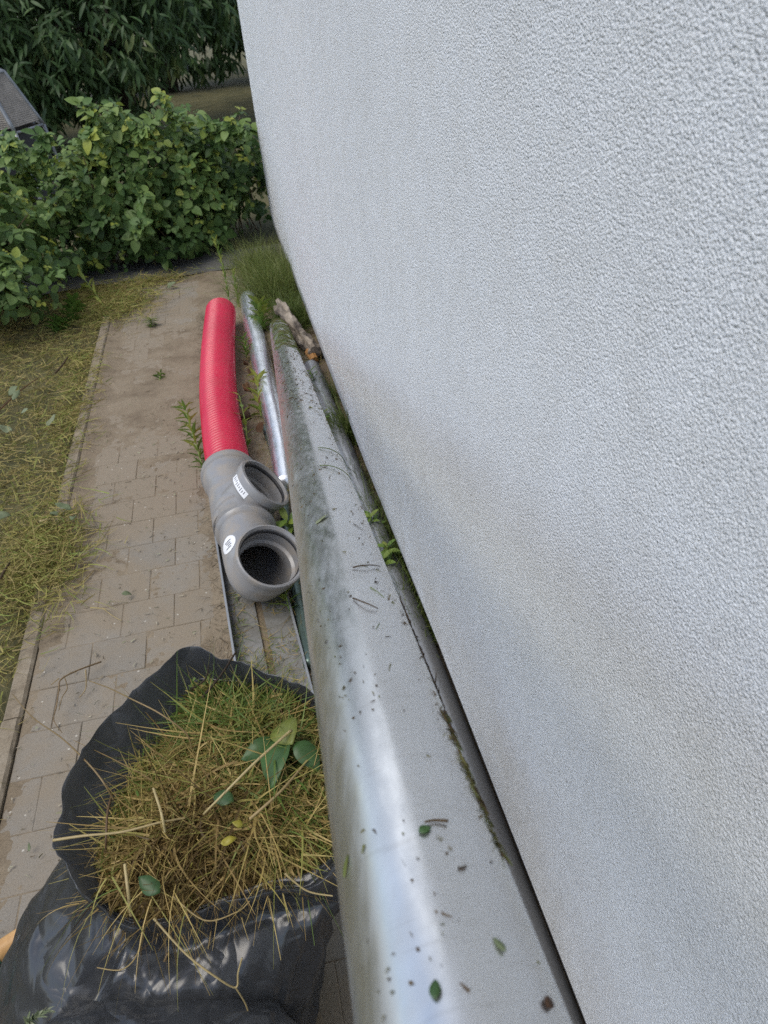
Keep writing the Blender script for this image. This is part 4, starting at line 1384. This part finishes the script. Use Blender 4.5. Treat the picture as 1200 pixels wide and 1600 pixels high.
def pipe_leaf(s, ph, yaw, L, rnd, mat, label, width=0.5):
    an = math.radians(ph)
    nrm = pu * math.cos(an) + pw * math.sin(an)
    tg = -pu * math.sin(an) + pw * math.cos(an)
    d = pdir * math.cos(yaw) + tg * math.sin(yaw)
    b_ = on_pipe(s, ph, 0.0016)
    o = single_leaf('leaf_scrap', b_, b_ + d * L, nrm, width, rnd, mat, label, 'leaf', seg=5, fold=0.2, droop=0.1)
    return o
s_, p_ = find_s(655, 1300); pipe_leaf(s_, p_, 1.3, 0.0075, .35, 'bag_leaf', 'small green leaf with brown stem on the downpipe', 0.7)
s_, p_ = find_s(680, 1556); pipe_leaf(s_, p_, 0.2, 0.009, .1, 'bag_leaf', 'small dark green leaf nearest the camera on the downpipe', 0.55)
s_, p_ = find_s(495, 820); pipe_leaf(s_, p_, 1.0, 0.020, .8, 'pale_leaf', 'pale green leaf scrap on the downpipe beside the elbow mouth', 0.45)
s_, p_ = find_s(540, 1370); pipe_leaf(s_, p_, 0.5, 0.012, .7, 'fresh_grass', 'light green grass scrap on the left flank of the downpipe', 0.25)
s_, p_ = find_s(790, 1485); pipe_leaf(s_, p_, -0.4, 0.008, .4, 'pale_leaf', 'olive leaf scrap on the right flank of the downpipe', 0.4)
s_, p_ = find_s(855, 1572); pipe_leaf(s_, p_, 0.7, 0.008, .05, 'dry_leaf', 'brown crumb of leaf at the lower right of the downpipe', 0.6)
s_, p_ = find_s(680, 1290)
b_ = on_pipe(s_, p_, 0.0014)
an = math.radians(p_)
tg = -pu * math.sin(an) + pw * math.cos(an)
stalk('brown_sliver', [b_ - tg * 0.006, b_ + pdir * 0.001, b_ + tg * 0.007], .0006, .0009, .3, 'tiny brown sliver beside the green leaf on the downpipe', 'plant scrap', mat='debris', n=8)
for (x0, y0, x1, y1, lb) in ((715, 696, 760, 730, 'long green grass blade lying across the downpipe near the tee'), (0, 0, 0, 0, '')):
    pass
for k, (pa, pb_, lb) in enumerate((((497, 701), (540, 728), 'long green grass blade across the downpipe level with the red conduit end'),
                                   ((500, 728), (548, 752), 'second long green blade across the downpipe beside the tee'),
                                   ((552, 890), (592, 886), 'brown grass blade on the downpipe below the elbow'),
                                   ((552, 938), (590, 955), 'curled olive blade on the downpipe below the brown one'))):
    sa, pa2 = find_s(*pa); sb, pb2 = find_s(*pb_)
    pts_ = [on_pipe(sa + (sb - sa) * t, pa2 + (pb2 - pa2) * t, 0.0015 + 0.002 * math.sin(t * 3.1)) - pdir * 0.006 * math.sin(t * 3.1) for t in np.linspace(0, 1, 6)]
    stalk('grass_cutting', pts_, .0008, .0005, 0.9 if k < 2 else 0.2, lb, 'grass cutting', mat='debris', n=20)

# --- leafy weed with narrow leaves round an upright stem
def spiky_weed(name, pts, nl, L, label, rnd0=0.5, w=0.2, group=None, up=0.8):
    pp = spline(pts, 40)
    root = empty(name, pp[0])
    tag(root, label, 'weed', group)
    MB().sweep(pp, list(np.linspace(0.0032, 0.0016, 40)), 6).build('stem', 'green_stem', root, smooth=True)
    t = np.linspace(0.08, 1.0, nl)
    pos = np.array([pp[min(39, int(x * 39))] for x in t])
    tang = unit(pp[-1] - pp[0])
    an = np.arange(nl) * 2.4
    o1 = unit(np.cross(tang, [0.3, 1, 0.1])); o2 = np.cross(tang, o1)
    dr = o1 * np.cos(an)[:, None] + o2 * np.sin(an)[:, None] + tang * up
    tv, tq = leaf_template(w, 4, 0.3, 0.25, 0.7, 0.45)
    v, q, r = place(tv, tq, pos, dr, np.array([tang] * nl) + rng.normal(size=(nl, 3)) * 0.1, L * rng.uniform(0.7, 1.15, nl), np.clip(rnd0 + rng.normal(0, 0.15, nl) + 0.3 * t, 0, 1))
    lv_ = link_obj('leaves', mesh_np('leaves', v, q, r, smooth=True), 'weed_leaf', root)
    lv_['kind'] = 'stuff'
    return root
spiky_weed('upright_weed', [G(320, 742, 0.0), G(308, 700, 0.06), G(298, 668, 0.10), G(288, 634, 0.15)], 64, 0.055, 'bushy bright green weed growing at the left side of the red conduit', 0.55, 0.2)
spiky_weed('upright_weed', [G(358, 470, 0.0), G(353, 440, 0.09), G(345, 405, 0.20), G(336, 378, 0.30)], 46, 0.050, 'tallest slim green weed behind the end of the red conduit', 0.6, 0.2, up=2.6)
spiky_weed('upright_weed', [G(373, 480, 0.0), G(370, 455, 0.07), G(364, 425, 0.17)], 34, 0.042, 'shorter slim green weed beside the tall one behind the conduit', 0.6, 0.2, up=2.6)
spiky_weed('upright_weed', [G(408, 650, 0.02), G(404, 620, 0.06), G(402, 585, 0.11)], 22, 0.06, 'yellowish weed between the red conduit and the silver pipe', 0.75, 0.3)
spiky_weed('upright_weed', [G(386, 705, 0.02), G(384, 665, 0.09), G(374, 618, 0.20)], 14, 0.05, 'yellow green weed leaning on the right side of the red conduit', 0.75, 0.3)
spiky_weed('upright_weed', [G(385, 560, 0.02), G(384, 545, 0.07), G(380, 528, 0.10)], 24, 0.055, 'dark green weed in the gap near the far end of the conduit', 0.35, 0.25)
spiky_weed('upright_weed', [G(410, 520, 0.02), G(408, 498, 0.08), G(404, 476, 0.13)], 46, 0.075, 'leafy green weed over the far end of the silver pipe', 0.45, 0.28)
spiky_weed('upright_weed', [G(455, 960, 0.0), G(450, 945, 0.04), G(446, 925, 0.06)], 9, 0.06, 'small green weed beside the steel channel right lip', 0.4, 0.35)
spiky_weed('upright_weed', [G(462, 835, 0.01), G(455, 825, 0.06), G(448, 812, 0.10)], 12, 0.06, 'small weed squeezed between tee and downpipe', 0.4, 0.35)
spiky_weed('path_weed', [G(250, 594, 0.0), G(250, 588, 0.012), G(251, 582, 0.022)], 16, 0.035, 'tiny green weed growing through the soil on the path', 0.35, 0.3, up=0.3)
spiky_weed('path_weed', [G(235, 512, 0.0), G(236, 505, 0.02), G(236, 499, 0.04)], 26, 0.045, 'low green weed at the corner of the swept pavers', 0.45, 0.4, up=0.4)

# --- feathery tufts along the foot of the wall and the fluffy grass at the far corner
def tuft(name, c, n, h, spread, label, rnd=(0, 0.8), w=0.0022, lean=(0, 0, 0), group=None, mat='fresh_grass'):
    c = np.asarray(c)
    p = c + rng.normal(size=(n, 3)) * np.array([spread, spread * 1.6, 0.0])
    p[:, 0] = np.minimum(p[:, 0], WALL_X + 0.045)
    dr = rng.normal(size=(n, 3)) * np.array([0.5, 0.55, 0.2]) + np.array([0, 0, 1.0]) + np.array(lean)
    L = h * rng.uniform(0.5, 1.15, n)
    p[:, 2] = np.maximum(c[2], 0.005)
    tipx = p[:, 0] + unit(dr)[:, 0] * L
    over = np.maximum(0, tipx - (WALL_X - 0.012)) * (np.maximum(0, p[:, 2] + L * 0.8 - WALL_Z) > 0)
    dr[:, 0] -= over / np.maximum(L, 1e-4) * 1.3
    v, q, r = blades(p, dr, L, rng.uniform(0.6, 1.4, n) * w, rng.normal(size=(n, 3)) * np.array([0.2, 0.25, 0.1]) * h + np.array([0, 0, -0.25 * h]), 4, rng.uniform(*rnd, n))
    v[:, 0] = np.where(v[:, 2] > WALL_Z - 0.01, np.minimum(v[:, 0], WALL_X - 0.003), np.minimum(v[:, 0], WALL_X + 0.05))
    loc = c * np.array([1, 1, 0])
    o = link_obj(name, mesh_np(name, v - loc, q, r), mat)
    o.location = [float(a_) for a_ in loc]
    return tag(o, label, 'grass tuft', group)
tuft('fluffy_grass', (0.20, 4.35, 0.0), 2600, 0.30, 0.075, 'large fluffy tuft of fine grass at the far end of the wall', (0.2, 1.0), 0.0020, (-0.15, 0, 0))
tuft('fluffy_grass', (0.16, 4.85, 0.0), 1800, 0.26, 0.08, 'loose fine grass behind the fluffy tuft at the house corner', (0.3, 1.0), 0.0020, (-0.15, 0, 0))
tuft('fluffy_grass', (0.24, 3.85, 0.0), 1300, 0.22, 0.05, 'dark fine grass between the broken timber and the wall', (0.0, 0.5), 0.0022)
for (px, py, h, n, lb) in ((512, 612, .12, 330, 'small dark tuft by the wall next to the far end of the dull pipe'),
                           (540, 672, .16, 700, 'thick feathery tuft by the wall halfway along'),
                           (556, 748, .11, 330, 'low tuft by the wall behind the second crumpled stretch'),
                           (572, 790, .12, 380, 'short green tuft by the wall above the elbow level'),
                           (590, 822, .13, 420, 'green tuft by the wall level with the elbow'),
                           (616, 872, .14, 520, 'bright green tuft by the wall just below the elbow level'),
                           (640, 925, .13, 420, 'green tuft by the wall above the lowest one'),
                           (662, 975, .11, 420, 'lowest dark green tuft by the wall'),
                           (712, 1120, .06, 60, 'sparse blades by the wall nearest the camera')):
    c = G(px, py, 0.05)
    c[0] = min(c[0], WALL_X - 0.004); c[2] = 0.01
    tuft('wall_tuft', c, int(n * 1.2), h * 1.25, 0.022, lb, (0.1, 0.9), 0.0026, (-0.45, -0.1, 0))
for k, (px, py) in enumerate(((606, 862), (600, 880), (580, 815), (486, 588), (505, 655))):
    spiky_weed('wall_weed', [G(px + 12, py + 16, 0.03), G(px + 4, py + 6, 0.07), G(px - 2, py - 8, 0.10)], 14, 0.045,
               ['broad leaved weed by the wall below the elbow level', 'broad leaved weed at the downpipe edge below the elbow', 'leafy weed by the wall at elbow level',
                'small leafy weed at the far end of the dull pipe', 'leafy sprig over the crumpled dull pipe'][k], 0.4, 0.42, up=0.5)
n = 420                                                        # sparse grass sprouting through the channel edge and kerb
# --- brown leaves between the pipes
for k, (px, py, ln, w_, rn, lb) in enumerate(((392, 612, .070, .8, .75, 'large curled brown leaf between the red conduit and the silver pipe'),
                                              (394, 655, .075, .8, .12, 'large dark brown leaf nearest the tee'),
                                              (398, 598, .045, .6, .95, 'light brown leaf tip above the dark leaves'),
                                              (388, 570, .045, .6, .35, 'small brown leaf near the far end of the gap'),
                                              (402, 676, .050, .7, .25, 'small dark leaf at the near end of the gap'),
                                              (388, 640, .045, .5, .5, 'narrow rust brown leaf against the red conduit'),
                                              (405, 632, .050, .6, .4, 'curled brown leaf touching the silver pipe'),
                                              (396, 585, .040, .7, .2, 'crumpled dark leaf in the middle of the gap'))):
    an_ = rng.uniform(0, 6.28)
    b_ = G(px, py, .045)
    single_leaf('dry_leaf', b_, b_ + np.array([math.cos(an_) * ln * .8, math.sin(an_) * ln * .8, ln * .45]), (rng.normal() * .6, -.5, .7), w_, rn, 'dry_leaf', lb, fold=0.9, droop=-0.5, crumple=0.30)
# --- cut leaves lying on the grass and path
for k, (px, py, w_, rn, lb) in enumerate(((18, 806, .5, .8, 'pale upturned leaf on the grass at the left edge'), (88, 800, .55, .6, 'pale leaf with stem beside the kerb gap'),
                                          (118, 806, .5, .5, 'grey green leaf cluster on the kerb gap'), (112, 795, .5, .4, 'small grey green leaf above the cluster'),
                                          (20, 672, .6, .9, 'pale broken leaf on the grass by left edge'), (72, 664, .5, 1.0, 'small whitish leaf on the grass in the middle'),
                                          (14, 618, .6, .5, 'grey leaf below the bramble at left edge'), (20, 626, .5, .6, 'second grey leaf below the bramble'),
                                          (262, 450, .7, .6, 'pale round leaf at the edge of the concrete strip'), (206, 929, .5, .8, 'small bright green leaf scrap on the pavers'),
                                          (45, 1330, .4, .8, 'green leaf scrap on pavers left of the bag'), (32, 645, .5, .9, 'tiny pale leaf on the grass near the bramble'))):
    z = 0.012 if px > 150 or py > 900 else 0.065
    a_ = rng.uniform(0, 6.28)
    L = 0.055 if px < 150 and py < 900 else (0.03 if px > 150 and py > 900 else (0.06 if py < 900 else 0.014))
    b_ = G(px, py, z)
    single_leaf('fallen_leaf', b_, b_ + np.array([math.cos(a_) * L, math.sin(a_) * L, 0.012]), (rng.normal() * .5, -0.5, .8), w_ * .8, rn * .8, 'pale_leaf', lb, fold=0.7, droop=-0.3, crumple=0.28)
# brown sticks on the grass
stalk('fallen_stick', [G(0, 640, .06), G(30, 612, .07), G(60, 590, .07)], .0038, .0024, .3, 'brown stick on the grass below the bramble', 'stick', mat='dry_leaf')
stalk('fallen_stick', [G(86, 583, .05), G(96, 572, .06), G(106, 558, .06)], .006, .004, .2, 'short dark stick beside the far kerb', 'stick', mat='debris')
stalk('fallen_stick', [G(62, 815, .04), G(75, 812, .04), G(86, 812, .03)], .006, .004, .9, 'short pale stick beside the kerb gap', 'stick', mat='straw')
stalk('fallen_stick', [G(0, 905, .05), G(8, 890, .05), G(16, 878, .05)], .005, .003, .2, 'dark stick on the grass at the left edge', 'stick', mat='debris')
stalk('dry_stalk', [G(115, 920, .005), G(132, 906, .008), G(146, 892, .006)], .0022, .0014, .7, 'pale straw lying on the pavers', mat='straw')
stalk('dry_stalk', [G(160, 950, .005), G(176, 962, .01), G(190, 970, .005)], .0016, .001, .75, 'thin white straw on the pavers behind the bag', mat='straw')

# ------------------------------------------------------------------ brambles
LEAF_VAR = []
btv, btq = leaf_template(0.72, 5, 0.28, 0.16, 0.62, 0.40)
for k in range(8):
    rr_ = 0.10 + 0.88 * k / 7
    me = mesh_np('leaf', btv, btq, np.full(len(btv), rr_), smooth=True)
    me.materials.append(MATS['bramble_leaf'])
    LEAF_VAR.append(me)

def bramble(label, lobes, n_leaf, n_single, shoots, seed):
    r_ = np.random.default_rng(seed)
    base = np.array([lobes[0][0], lobes[0][1], 0.0])
    root = empty('bramble_bush', base)
    tag(root, label, 'bush', 'bramble bushes at the end of the path')
    vol = np.array([l[3] * l[4] * l[5] for l in lobes]); vol = vol / vol.sum()
    pos, nrm = [], []
    tries = 0
    while len(pos) < n_leaf and tries < n_leaf * 6:
        tries += 1
        l = lobes[r_.choice(len(lobes), p=vol)]
        d = unit(r_.normal(size=3))
        if d[2] < -0.55: continue
        rad = r_.choice([r_.uniform(0.80, 1.08), r_.uniform(0.4, 0.85)], p=[0.72, 0.28])
        bump_ = 1 + 0.55 * fnoise(d[0] * 2.6 + seed, d[1] * 2.6, d[2] * 2.6)
        p = np.array(l[:3]) + d * np.array(l[3:]) * rad * bump_
        if p[2] < 0.03: continue
        if p[0] > WALL_X - 0.06 and p[1] < WALL_END + 0.06: continue
        if fnoise(p[0] * 5 + seed, p[1] * 5, p[2] * 5) < -0.06: continue
        pos.append(p); nrm.append(d * 0.75 + np.array([0, -0.25, 0.75]) + r_.normal(size=3) * 0.42)
    pos, nrm = np.array(pos), unit(np.array(nrm))
    # canes
    mbc = MB()
    for k in range(16):
        l = lobes[r_.integers(len(lobes))]
        b0_ = np.array([l[0] + r_.uniform(-.5, .5) * l[3], l[1] + r_.uniform(-.3, .3) * l[4], 0.0])
        d = unit(np.array([r_.normal(), r_.normal() - 0.3, 0.9]))
        tip_ = np.array(l[:3]) + d * np.array(l[3:]) * 1.0
        m_ = (b0_ + tip_) / 2 + np.array([0, 0, 0.10])
        if tip_[0] > WALL_X - 0.05 and tip_[1] < WALL_END + 0.06: continue
        pp = spline([b0_, m_, tip_], 14)
        mbc.sweep(pp, list(np.linspace(0.006, 0.0022, 14)), 5)
    mbc.build('canes', 'cane', root, smooth=True)['kind'] = 'stuff'
    # shoots standing out of the top with their own leaves
    shoots = list(shoots)
    for k in range(12):
        l = lobes[k % len(lobes)]
        d = unit(np.array([r_.normal() * 0.8, -abs(r_.normal()) * 0.6, 0.5 + r_.random() * 0.6]))
        a_ = np.array(l[:3]) + d * np.array(l[3:]) * 0.85
        b_ = a_ + unit(d + np.array([r_.normal() * .5, -.2, .1])) * r_.uniform(0.16, 0.40)
        if a_[0] > WALL_X - 0.3: continue
        shoots.append((a_, b_))
    for (a_, b_) in shoots:
        m_ = (a_ + b_) / 2 + np.array([0.02, 0, 0.01])
        pp = spline([a_, m_, b_], 16)
        MB().sweep(pp, list(np.linspace(0.004, 0.002, 16)), 5).build('shoot', 'green_stem', root, smooth=True)
        for j in range(3, 16):
            for s_ in range(3):
                pos = np.vstack([pos, pp[j] + r_.normal(size=3) * 0.006])
                nrm = np.vstack([nrm, unit(np.array([r_.normal() * .6, -0.5 + r_.normal() * .3, 0.8]))])
    # compound leaves: three leaflets each
    n = len(pos)
    P, D, N, S, T = [], [], [], [], []
    for i in range(n):
        nn = nrm[i]
        a_ = unit(np.cross(nn, r_.normal(size=3)))
        a_ = unit(a_ + np.array([0, -0.35, -0.25]))
        a_ = unit(a_ - nn * np.dot(a_, nn))
        b_ = np.cross(nn, a_)
        sz = r_.choice([r_.uniform(0.024, 0.048), r_.uniform(0.045, 0.088)])
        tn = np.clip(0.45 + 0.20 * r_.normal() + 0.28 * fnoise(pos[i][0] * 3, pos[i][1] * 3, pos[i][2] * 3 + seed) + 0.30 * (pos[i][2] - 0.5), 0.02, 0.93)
        if r_.random() < 0.11: tn = r_.uniform(0.93, 1.0); sz *= 0.7
        for dd, o_ in ((a_, 0.35), (unit(a_ * 0.35 + b_), 0.1), (unit(a_ * 0.35 - b_), 0.1)):
            if o_ < 0.2 and r_.random() < 0.2: continue
            P.append(pos[i] + dd * sz * o_); D.append(dd + nn * r_.normal() * 0.18); N.append(nn + r_.normal(size=3) * 0.2); S.append(sz * r_.uniform(0.8, 1.1)); T.append(tn)
    P, D, N, S, T = np.array(P), np.array(D), np.array(N), np.array(S), np.array(T)
    keepm = ~((P[:, 0] > WALL_X - 0.09) & (P[:, 1] < WALL_END + 0.09))
    P, D, N, S, T = P[keepm], D[keepm], N[keepm], S[keepm], T[keepm]
    # the leaves that show largest are objects of their own
    score = -P[:, 1] * 1.0 + N[:, 2] * 0.15 - N[:, 1] * 0.25 + S * 4 + r_.random(len(P)) * 0.5
    order = np.argsort(-score)
    single, rest = order[:n_single], order[n_single:]
    for i in single:
        y = unit(D[i]); x = unit(np.cross(y, N[i])); z = np.cross(x, y)
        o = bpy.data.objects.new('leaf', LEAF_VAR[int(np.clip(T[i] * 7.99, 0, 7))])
        C.objects.link(o)
        o.parent = root
        mm = Matrix.Identity(4)
        for c_ in range(3):
            mm[c_][0], mm[c_][1], mm[c_][2] = x[c_] * S[i], y[c_] * S[i], z[c_] * S[i]
            mm[c_][3] = P[i][c_] - base[c_]
        o.matrix_basis = mm
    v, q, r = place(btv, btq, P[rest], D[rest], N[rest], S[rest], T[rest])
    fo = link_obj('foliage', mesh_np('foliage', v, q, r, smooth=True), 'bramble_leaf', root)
    fo['kind'] = 'stuff'
    return root
bramble('bramble bush nearest the left edge, hanging low over the grass', [(-1.42, 4.75, 0.38, .40, .42, .34), (-1.62, 4.45, 0.26, .34, .34, .26), (-1.50, 5.15, 0.45, .42, .40, .28), (-1.25, 5.25, 0.22, .36, .30, .24), (-1.32, 4.32, 0.24, .30, .32, .24)], 1700, 270,
        [(GY(20, 265, 5.0), GY(10, 222, 5.0)), (GY(60, 250, 5.0), GY(66, 212, 5.0))], 3)
bramble('tallest bramble bush with a leafy shoot on top', [(-0.86, 5.45, 0.36, .42, .36, .38), (-0.62, 5.5, 0.45, .30, .32, .38), (-0.80, 5.42, 0.14, .40, .24, .16)], 1600, 260,
        [(GY(176, 240, 5.45), GY(184, 170, 5.45)), (GY(130, 240, 5.4), GY(140, 203, 5.4)), (GY(215, 230, 5.45), GY(240, 186, 5.45))], 5)
bramble('bramble bush in the middle right of the hedge', [(-0.28, 5.62, 0.38, .36, .34, .38), (-0.42, 5.40, 0.20, .28, .24, .22), (-0.22, 5.62, 0.16, .30, .22, .18)], 1300, 230,
        [(GY(265, 230, 5.6), GY(275, 190, 5.6)), (GY(310, 240, 5.6), GY(345, 196, 5.6))], 8)
bramble('thin bramble bush next to the house corner', [(0.12, 5.95, 0.42, .32, .30, .36), (0.10, 5.90, 0.2, .26, .2, .2)], 720, 170,
        [(GY(350, 240, 5.9), GY(388, 202, 5.9))], 13)
# uprooted plant at the corner of the concrete strip
spiky_weed('uprooted_weed', [G(165, 482, .03), G(150, 460, .06), G(135, 440, .10), G(122, 424, .13)], 14, 0.09, 'uprooted pale weed lying over the edge of the strip', 0.85, 0.25, up=1.5)
spiky_weed('low_weed', [G(110, 505, .02), G(112, 490, .05), G(114, 470, .10)], 44, 0.07, 'dense dark green weed at the foot of the left bramble', 0.15, 0.4, up=0.4)
spiky_weed('low_weed', [G(88, 520, .02), G(90, 512, .04), G(92, 500, .07)], 34, 0.07, 'dark green weed lowest under the left bramble', 0.1, 0.4, up=0.4)

# ------------------------------------------------------------------ trees behind
ttv, ttq = leaf_template(0.24, 4, 0.25, 0.35, 0.7, 0.45)
def tree(label, base, height, lobes, n_tuft, seed, leafL=(0.10, 0.19), trunk_r=0.12):
    r_ = np.random.default_rng(seed)
    base = np.array(base, float)
    root = empty('tree', base)
    tag(root, label, 'tree', 'dark trees behind the brambles')
    mb = MB()
    top = base + np.array([0.2, 0.1, height * 0.85])
    pp = spline([base, base + np.array([0.08, 0.05, height * 0.3]), base + np.array([-0.05, 0.0, height * 0.6]), top], 24)
    mb.sweep(pp, list(np.linspace(trunk_r, trunk_r * 0.25, 24)), 12)
    for k in range(12):
        a_ = pp[4 + k]
        l = lobes[k % len(lobes)]
        e_ = base + np.array(l[:3]) + r_.normal(size=3) * 0.25
        m_ = (a_ + e_) / 2 + np.array([0, 0, 0.25])
        mb.sweep(spline([a_, m_, e_], 12), list(np.linspace(trunk_r * 0.42, 0.012, 12)), 7)
    mb.build('trunk', 'bark', root, smooth=True)
    vol = np.array([l[3] * l[4] * l[5] for l in lobes]) ** 0.67; vol = vol / vol.sum()
    P, D, N, S, T = [], [], [], [], []
    for k in range(n_tuft):
        l = lobes[r_.choice(len(lobes), p=vol)]
        d = unit(r_.normal(size=3))
        rad = r_.uniform(0.72, 1.08) if r_.random() < 0.75 else r_.uniform(0.3, 0.75)
        c = base + np.array(l[:3]) + d * np.array(l[3:]) * rad * (1 + 0.3 * fnoise(d[0] * 3 + seed, d[1] * 3, d[2] * 3))
        if c[2] < 0.15: continue
        if fnoise(c[0] * 2.2 + seed, c[1] * 2.2, c[2] * 2.2) < -0.25: continue
        axd = unit(d + np.array([0, -0.2, -0.35]) + r_.normal(size=3) * 0.3)
        o1 = unit(np.cross(axd, r_.normal(size=3))); o2 = np.cross(axd, o1)
        tn = np.clip(0.42 + 0.16 * r_.normal() + 0.35 * fnoise(c[0] * 1.3, c[1] * 1.3, c[2] * 1.3 + seed), 0, 0.95)
        if r_.random() < 0.06: tn = 1.0
        nl = r_.integers(6, 10)
        for j in range(nl):
            an = 6.283 * j / nl + r_.normal() * 0.2
            dd = axd * r_.uniform(0.3, 0.9) + (o1 * math.cos(an) + o2 * math.sin(an)) + np.array([0, 0, -0.55])
            P.append(c + r_.normal(size=3) * 0.05); D.append(dd); N.append(np.array([0, -0.3, 1.0]) + axd * 0.4 + r_.normal(size=3) * 0.3); S.append(r_.uniform(*leafL)); T.append(np.clip(tn + r_.normal() * 0.08, 0, 1))
    v, q, r = place(ttv, ttq, np.array(P), np.array(D), np.array(N), np.array(S), np.array(T))
    cr_ = link_obj('crown', mesh_np('crown', v, q, r, smooth=True), 'tree_leaf', root)
    cr_['kind'] = 'stuff'
    return root
tree('dark leafy tree filling the top middle, branches drooping to the ground', (-1.0, 11.2, 0), 4.6,
     [(0.0, -0.6, 1.5, 1.15, .9, .85), (-1.0, -0.3, 1.3, 1.0, .9, .95), (0.9, -0.2, 1.75, .95, .9, .75), (0.1, 0.2, 2.8, 1.5, 1.3, 1.2), (-0.2, -0.1, 0.75, .7, .6, .55)], 2300, 21)
tree('dark tree behind the wire cage at the top left', (-3.2, 11.0, 0), 4.8,
     [(0.0, -0.4, 1.2, 1.2, .9, 1.0), (0.9, -0.2, 0.9, .9, .8, .85), (-0.9, -0.2, 1.5, 1.0, .9, 1.0), (0.0, 0.2, 2.9, 1.5, 1.3, 1.2)], 2100, 22)
tree('tree at the top right beside the house corner with lawn showing below', (1.5, 13.2, 0), 5.0,
     [(-0.5, -0.5, 2.0, 1.1, .9, .8), (0.6, -0.2, 2.1, 1.1, .9, .9), (-0.9, 0.2, 1.6, .8, .7, .6), (0.0, 0.2, 3.1, 1.6, 1.3, 1.2)], 1800, 23)
tree('tree in the far background behind the others', (-0.6, 16.5, 0), 5.5,
     [(0, 0, 1.5, 1.9, .9, 1.4), (-1.6, 0, 1.6, 1.5, .9, 1.4), (1.6, 0, 1.9, 1.5, .9, 1.4), (0, 0, 3.4, 2.6, 1.2, 1.6)], 2000, 24, (0.2, 0.3), 0.16)
tree('far tree on the left behind the others', (-5.2, 16.0, 0), 5.5,
     [(0, 0, 1.5, 1.9, .9, 1.4), (1.6, 0, 1.4, 1.6, .9, 1.4), (0, 0, 3.4, 2.6, 1.2, 1.6)], 1500, 25, (0.2, 0.3), 0.16)
tree('far tree on the right beyond the lawn', (3.6, 19.0, 0), 6.0,
     [(0, 0, 1.7, 2.2, 1.0, 1.5), (-1.8, 0, 1.6, 1.8, .9, 1.4), (0, 0, 3.8, 2.8, 1.3, 1.8)], 1500, 26, (0.2, 0.3), 0.16)

# ------------------------------------------------------------------ wire cage at the left edge behind the hedge
CY = 7.6
mr = GY(68, 194, CY)                                            # right shoulder
tp = GY(6, 112, CY)                                             # right end of the top ring
rad_m = 0.56
ccx, ccy = mr[0] - rad_m, CY
cage = empty('wire_cage', (ccx, ccy, 0))
tag(cage, 'grey metal frame cage with tan netting roof standing behind the brambles', 'cage')
rad_t = tp[0] - ccx
zt, zm = tp[2], mr[2]
NS = 8
def ringp(r, z, k):
    an = 2 * math.pi * k / NS + 0.0
    return np.array([ccx + r * math.cos(an), ccy + r * math.sin(an), z])
apex = np.array([ccx, ccy, zt + 0.18])
for k in range(NS):
    a_, b_, c_ = ringp(rad_m * 1.10, 0.0, k), ringp(rad_m, zm, k), ringp(rad_t, zt, k)
    pp = spline([a_, b_], 6)
    MB().sweep(pp, [0.016] * 6, 10).build('post', 'frame_metal', cage, smooth=True)
    MB().sweep([b_ + (c_ - b_) * t for t in np.linspace(0, 1, 7)] + [c_ + (apex - c_) * t for t in np.linspace(0.2, 1, 5)], [0.017] * 12, 10).build('rafter', 'frame_metal', cage, smooth=True)
    b2, c2 = ringp(rad_m, zm, k + 1), ringp(rad_t, zt, k + 1)
    MB().sweep(spline([b_, b2], 4), [0.011] * 4, 8).build('crossbar', 'frame_metal', cage, smooth=True)
    MB().sweep(spline([c_, c2], 4), [0.011] * 4, 8).build('crossbar', 'frame_metal', cage, smooth=True)
    # netting panel, woven of thin strands
    mb = MB()
    for t in np.linspace(0.10, 0.98, 26):
        mb.sweep([b_ * (1 - t) + c_ * t, b2 * (1 - t) + c2 * t], [0.0042] * 2, 4)
    for t in np.linspace(0.02, 0.98, 34):
        lo_, hi_ = b_ * (1 - t) + b2 * t, c_ * (1 - t) + c2 * t
        mb.sweep([lo_ + (hi_ - lo_) * 0.1, hi_], [0.0042] * 2, 4)
    mb.build('netting', 'net_cloth', cage)
    # dark skirt under the roof
    mb = MB()
    a2 = ringp(rad_m * 1.10, 0.0, k + 1)
    in_ = lambda p: p * 1.0 + (np.array([ccx, ccy, p[2]]) - p) * 0.03
    lo1, lo2, hi1, hi2 = in_(a_ * 1.0), in_(a2), in_(b_ * 0.98 + a_ * 0.02), in_(b2 * 0.98 + a2 * 0.02)
    th = lambda p: p + (np.array([ccx, ccy, p[2]]) - p) * 0.02
    mb.add([lo1, lo2, hi2, hi1, th(lo1), th(lo2), th(hi2), th(hi1)], [(0, 1, 2, 3), (7, 6, 5, 4), (0, 4, 5, 1), (1, 5, 6, 2), (2, 6, 7, 3), (3, 7, 4, 0)])
    mb.build('skirt', 'black_rubber', cage)
